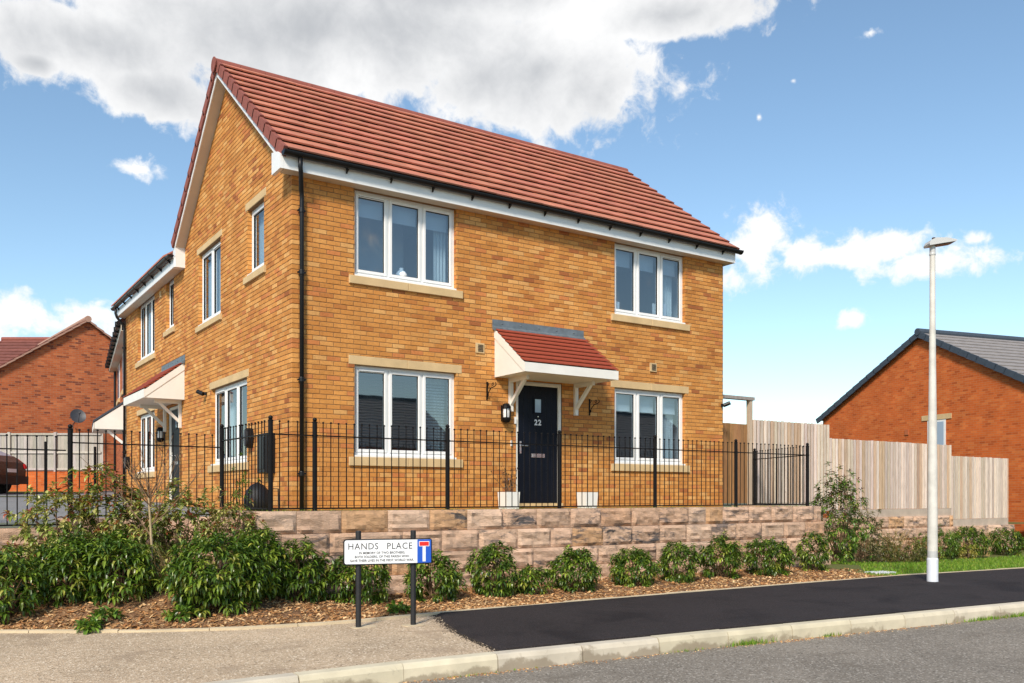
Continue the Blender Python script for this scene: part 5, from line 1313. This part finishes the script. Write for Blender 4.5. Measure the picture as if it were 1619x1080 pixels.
for i in range(12):
    a = i * 2.4; p = Vector((3.77, -.27, .23)); d = Vector((math.cos(a) * .55, math.sin(a) * .4, 1)).normalized(); pts = [p]; L_ = rnd.uniform(.28, .55)
    for k in range(4): d = (d + Vector((jit(.3), jit(.3), .1))).normalized(); pts.append(pts[-1] + d * L_ / 4)
    mb.tube(pts, [.008, .006, .005, .004, .002], 5, False)
    for k in range(7): leafset(lf, pts[rnd.randint(2, 4)] + Vector((jit(.03), jit(.03), jit(.03))), (jit(1), jit(1), jit(1)), .05, .022, pick([((.10, .03, .02), 1), ((.07, .05, .02), 1)]))
mb.build("twigs", "bark", tw, recalc=False); lf.build("foliage", "leaf", tw, recalc=False)

# dry grasses in the left bed and on the right
for lb, x, y, hh, n in (("tuft of dry straw coloured grass below the sapling", -2.28, -2.02, .55, 70), ("dry twiggy orange stems in front of the right stone blocks", 14.2, -.75, .95, 60), ("thin bare stems in front of the lowest fence panel", 18.6, -.55, .85, 34)):
    t = thing("dry_grass", lb, "grass tuft", (x, y, zb_(x, y))); mb = MB(); z = zb_(x, y)
    for i in range(n):
        a = rnd.uniform(0, 6.28); s = rnd.uniform(.1, .5); p = Vector((x + jit(.12), y + jit(.10), z)); L_ = hh * rnd.uniform(.5, 1.1); d = Vector((math.cos(a) * s, math.sin(a) * s, 1)).normalized()
        k = rnd.uniform(.7, 1.2); mb.tube([p, p + d * L_ * .5, p + d * L_ + Vector((math.cos(a), math.sin(a), -.4)) * .1 * L_], [.004, .003, .0015], 4, False, (.50 * k, .34 * k, .14 * k, 1))
    mb.build("blades", "dry_straw", t, recalc=False)

# bark chips
mb = MB(); CH = [(.42, .25, .12), (.52, .34, .18), (.30, .16, .07), (.20, .10, .045), (.60, .44, .26), (.36, .18, .08)]
for i in range(15000):
    x = rnd.uniform(-5.0, 9.6) if i % 3 else rnd.uniform(-4.6, 2.5); e = on(edge_line, x); yt = bed_top(x)
    y = e + .03 + (yt - e - .1) * rnd.random() ** 1.25
    if x > 8.9 and y > e + 1.0: continue
    z = bed_z(x, y) + rnd.uniform(.0, .014); L_ = rnd.uniform(.018, .055); w_ = L_ * rnd.uniform(.25, .6); a = rnd.uniform(0, 6.28); c = rnd.choice(CH); k = rnd.uniform(.7, 1.25)
    ux = Vector((math.cos(a), math.sin(a), jit(.5))) * L_ * .5; vx = Vector((-math.sin(a), math.cos(a), jit(.6))) * w_ * .5; p = Vector((x, y, z + .004)); n_ = Vector((0, 0, .004))
    mb.add([p - ux - vx, p + ux - vx * .7, p + ux * .9 + vx, p - ux + vx, p - ux - vx + n_, p + ux - vx * .7 + n_, p + ux * .9 + vx + n_, p - ux + vx + n_], [(4, 5, 6, 7), (0, 1, 5, 4), (1, 2, 6, 5), (2, 3, 7, 6), (3, 0, 4, 7)], False, (c[0] * k, c[1] * k, c[2] * k, 1))
mb.build("bark_chips", "chip", None, recalc=False, kind="stuff", label="orange brown bark chips covering the planting bed", category="bark chips")
# grass
mb = MB(); GR = [((.16, .30, .02), 4), ((.23, .37, .03), 3), ((.10, .19, .015), 3), ((.34, .36, .06), 1)]
def blade(x, y, z, h, w_=.009):
    a = rnd.uniform(0, 6.28); c = pick(GR); ux = Vector((math.cos(a), math.sin(a), 0)); p = Vector((x, y, z)); l = Vector((jit(.5), jit(.5), 1)) * h
    mb.add([p - ux * w_, p + ux * w_, p + l * .6 + ux * w_ * .6, p + l * .6 - ux * w_ * .6, p + l + Vector((jit(.4), jit(.4), -.1)) * h * .4], [(0, 1, 2, 3), (3, 2, 4)], False, (*c, 1))
for i in range(26000):
    x = 9.2 + 10.5 * rnd.random(); e = on(edge_line, x) + .03; y = e + 3.6 * rnd.random() ** 1.4
    if x < 10.6 and y > e + .25 + (x - 9.2) * .9: continue
    blade(x, y, bed_z(x, y) - .005, rnd.uniform(.03, .075))
mb.build("lawn_grass", "grass_blade", None, recalc=False, kind="stuff", label="short bright green grass strip beside the lamp column", category="grass")
mb = MB()
for (x0, n, sp, hh) in ((2.55, 170, .30, .07), (3.75, 60, .16, .05), (6.55, 210, .50, .06), (7.25, 130, .28, .08), (1.7, 30, .3, .04), (-.6, 40, .5, .03), (8.2, 120, .6, .05)):
    for i in range(n): 
        x = x0 + rnd.gauss(0, sp * .5); y = on(kerb_line, x) - .155 - abs(rnd.gauss(0, .028)); blade(x, y, -1.35, rnd.uniform(.4, 1.1) * hh, .004)
mb.build("kerb_grass", "grass_blade", None, recalc=False, kind="stuff", label="tufts of grass growing along the foot of the kerb", category="grass")
mb = MB()
for i in range(2600):
    x = rnd.uniform(-1.0, 9.7); y = rnd.choice((YF + jit(.06), YF + jit(.14), rnd.uniform(-1.8, -.1)))
    if mnoise.noise((x * 1.3, 4, 0)) < -.15: continue
    blade(x, y, -.02, rnd.uniform(.02, .06) if y > YF + .1 else rnd.uniform(.045, .085), .004)
mb.build("garden_grass", "grass_blade", None, recalc=False, kind="stuff", label="thin grass in the narrow front garden behind the railings", category="grass")
# silt and debris in the channel
mb = MB()
for i in range(800):
    x = rnd.choice((rnd.gauss(3.3, .5), rnd.gauss(5.0, .9), rnd.gauss(.6, 1.2), rnd.gauss(-1.0, .7))); y = on(kerb_line, x) - .15 - abs(rnd.gauss(0, .055)); s = rnd.uniform(.003, .011); c = rnd.choice(CH); a = rnd.uniform(0, 6.28)
    p = Vector((x, y, -1.349)); ux = Vector((math.cos(a), math.sin(a), 0)) * s; vx = Vector((-math.sin(a), math.cos(a), 0)) * s * .6
    mb.add([p - ux - vx, p + ux - vx, p + ux + vx, p - ux + vx, p + Vector((0, 0, s * .7))], [(0, 1, 4), (1, 2, 4), (2, 3, 4), (3, 0, 4)], False, (*c, 1))
mb.build("gutter_debris", "chip", None, recalc=False, kind="stuff", label="brown leaf litter and grit lying along the kerb channel", category="leaf litter")
# white service cover in the grass
sc_ = thing("service_cover", "small pale utility cover set in the grass beside the path", "utility cover", (9.72, -3.42, -1.2)); mb = MB(); zc = bed_z(9.75, -3.45)
mb.hexa([(9.5, -3.55, zc - .02), (9.95, -3.60, zc - .02), (9.97, -3.30, zc - .02), (9.52, -3.25, zc - .02), (9.5, -3.55, zc + .03), (9.95, -3.60, zc + .03), (9.97, -3.30, zc + .03), (9.52, -3.25, zc + .03)]); mb.build("lid", "lamp_base_paint", sc_)

# loose crumbs of new surfacing along its ragged end
mb = MB()
for i in range(900):
    (x, y) = rnd.choice(end); s_ = abs(rnd.gauss(0, .05)); x = x - .02 - s_; y = y + jit(.06); r_ = rnd.uniform(.003, .010) * (1 if s_ < .06 else .7); p = Vector((x, y, -1.2025)); a = rnd.uniform(0, 6.28)
    if y > on(edge_line, x) - .02: continue
    ux = Vector((math.cos(a), math.sin(a), 0)) * r_; vx = Vector((-math.sin(a), math.cos(a), 0)) * r_ * .8; k = rnd.uniform(.5, 1.6)
    mb.add([p - ux - vx, p + ux - vx, p + ux + vx, p - ux + vx, p + Vector((0, 0, r_))], [(0, 1, 4), (1, 2, 4), (2, 3, 4), (3, 0, 4)], False, (.03 * k, .026 * k, .024 * k, 1))
mb.build("tarmac_crumbs", "chip", None, recalc=False, kind="stuff", label="black crumbs spilled along the end of the new tarmac", category="gravel")
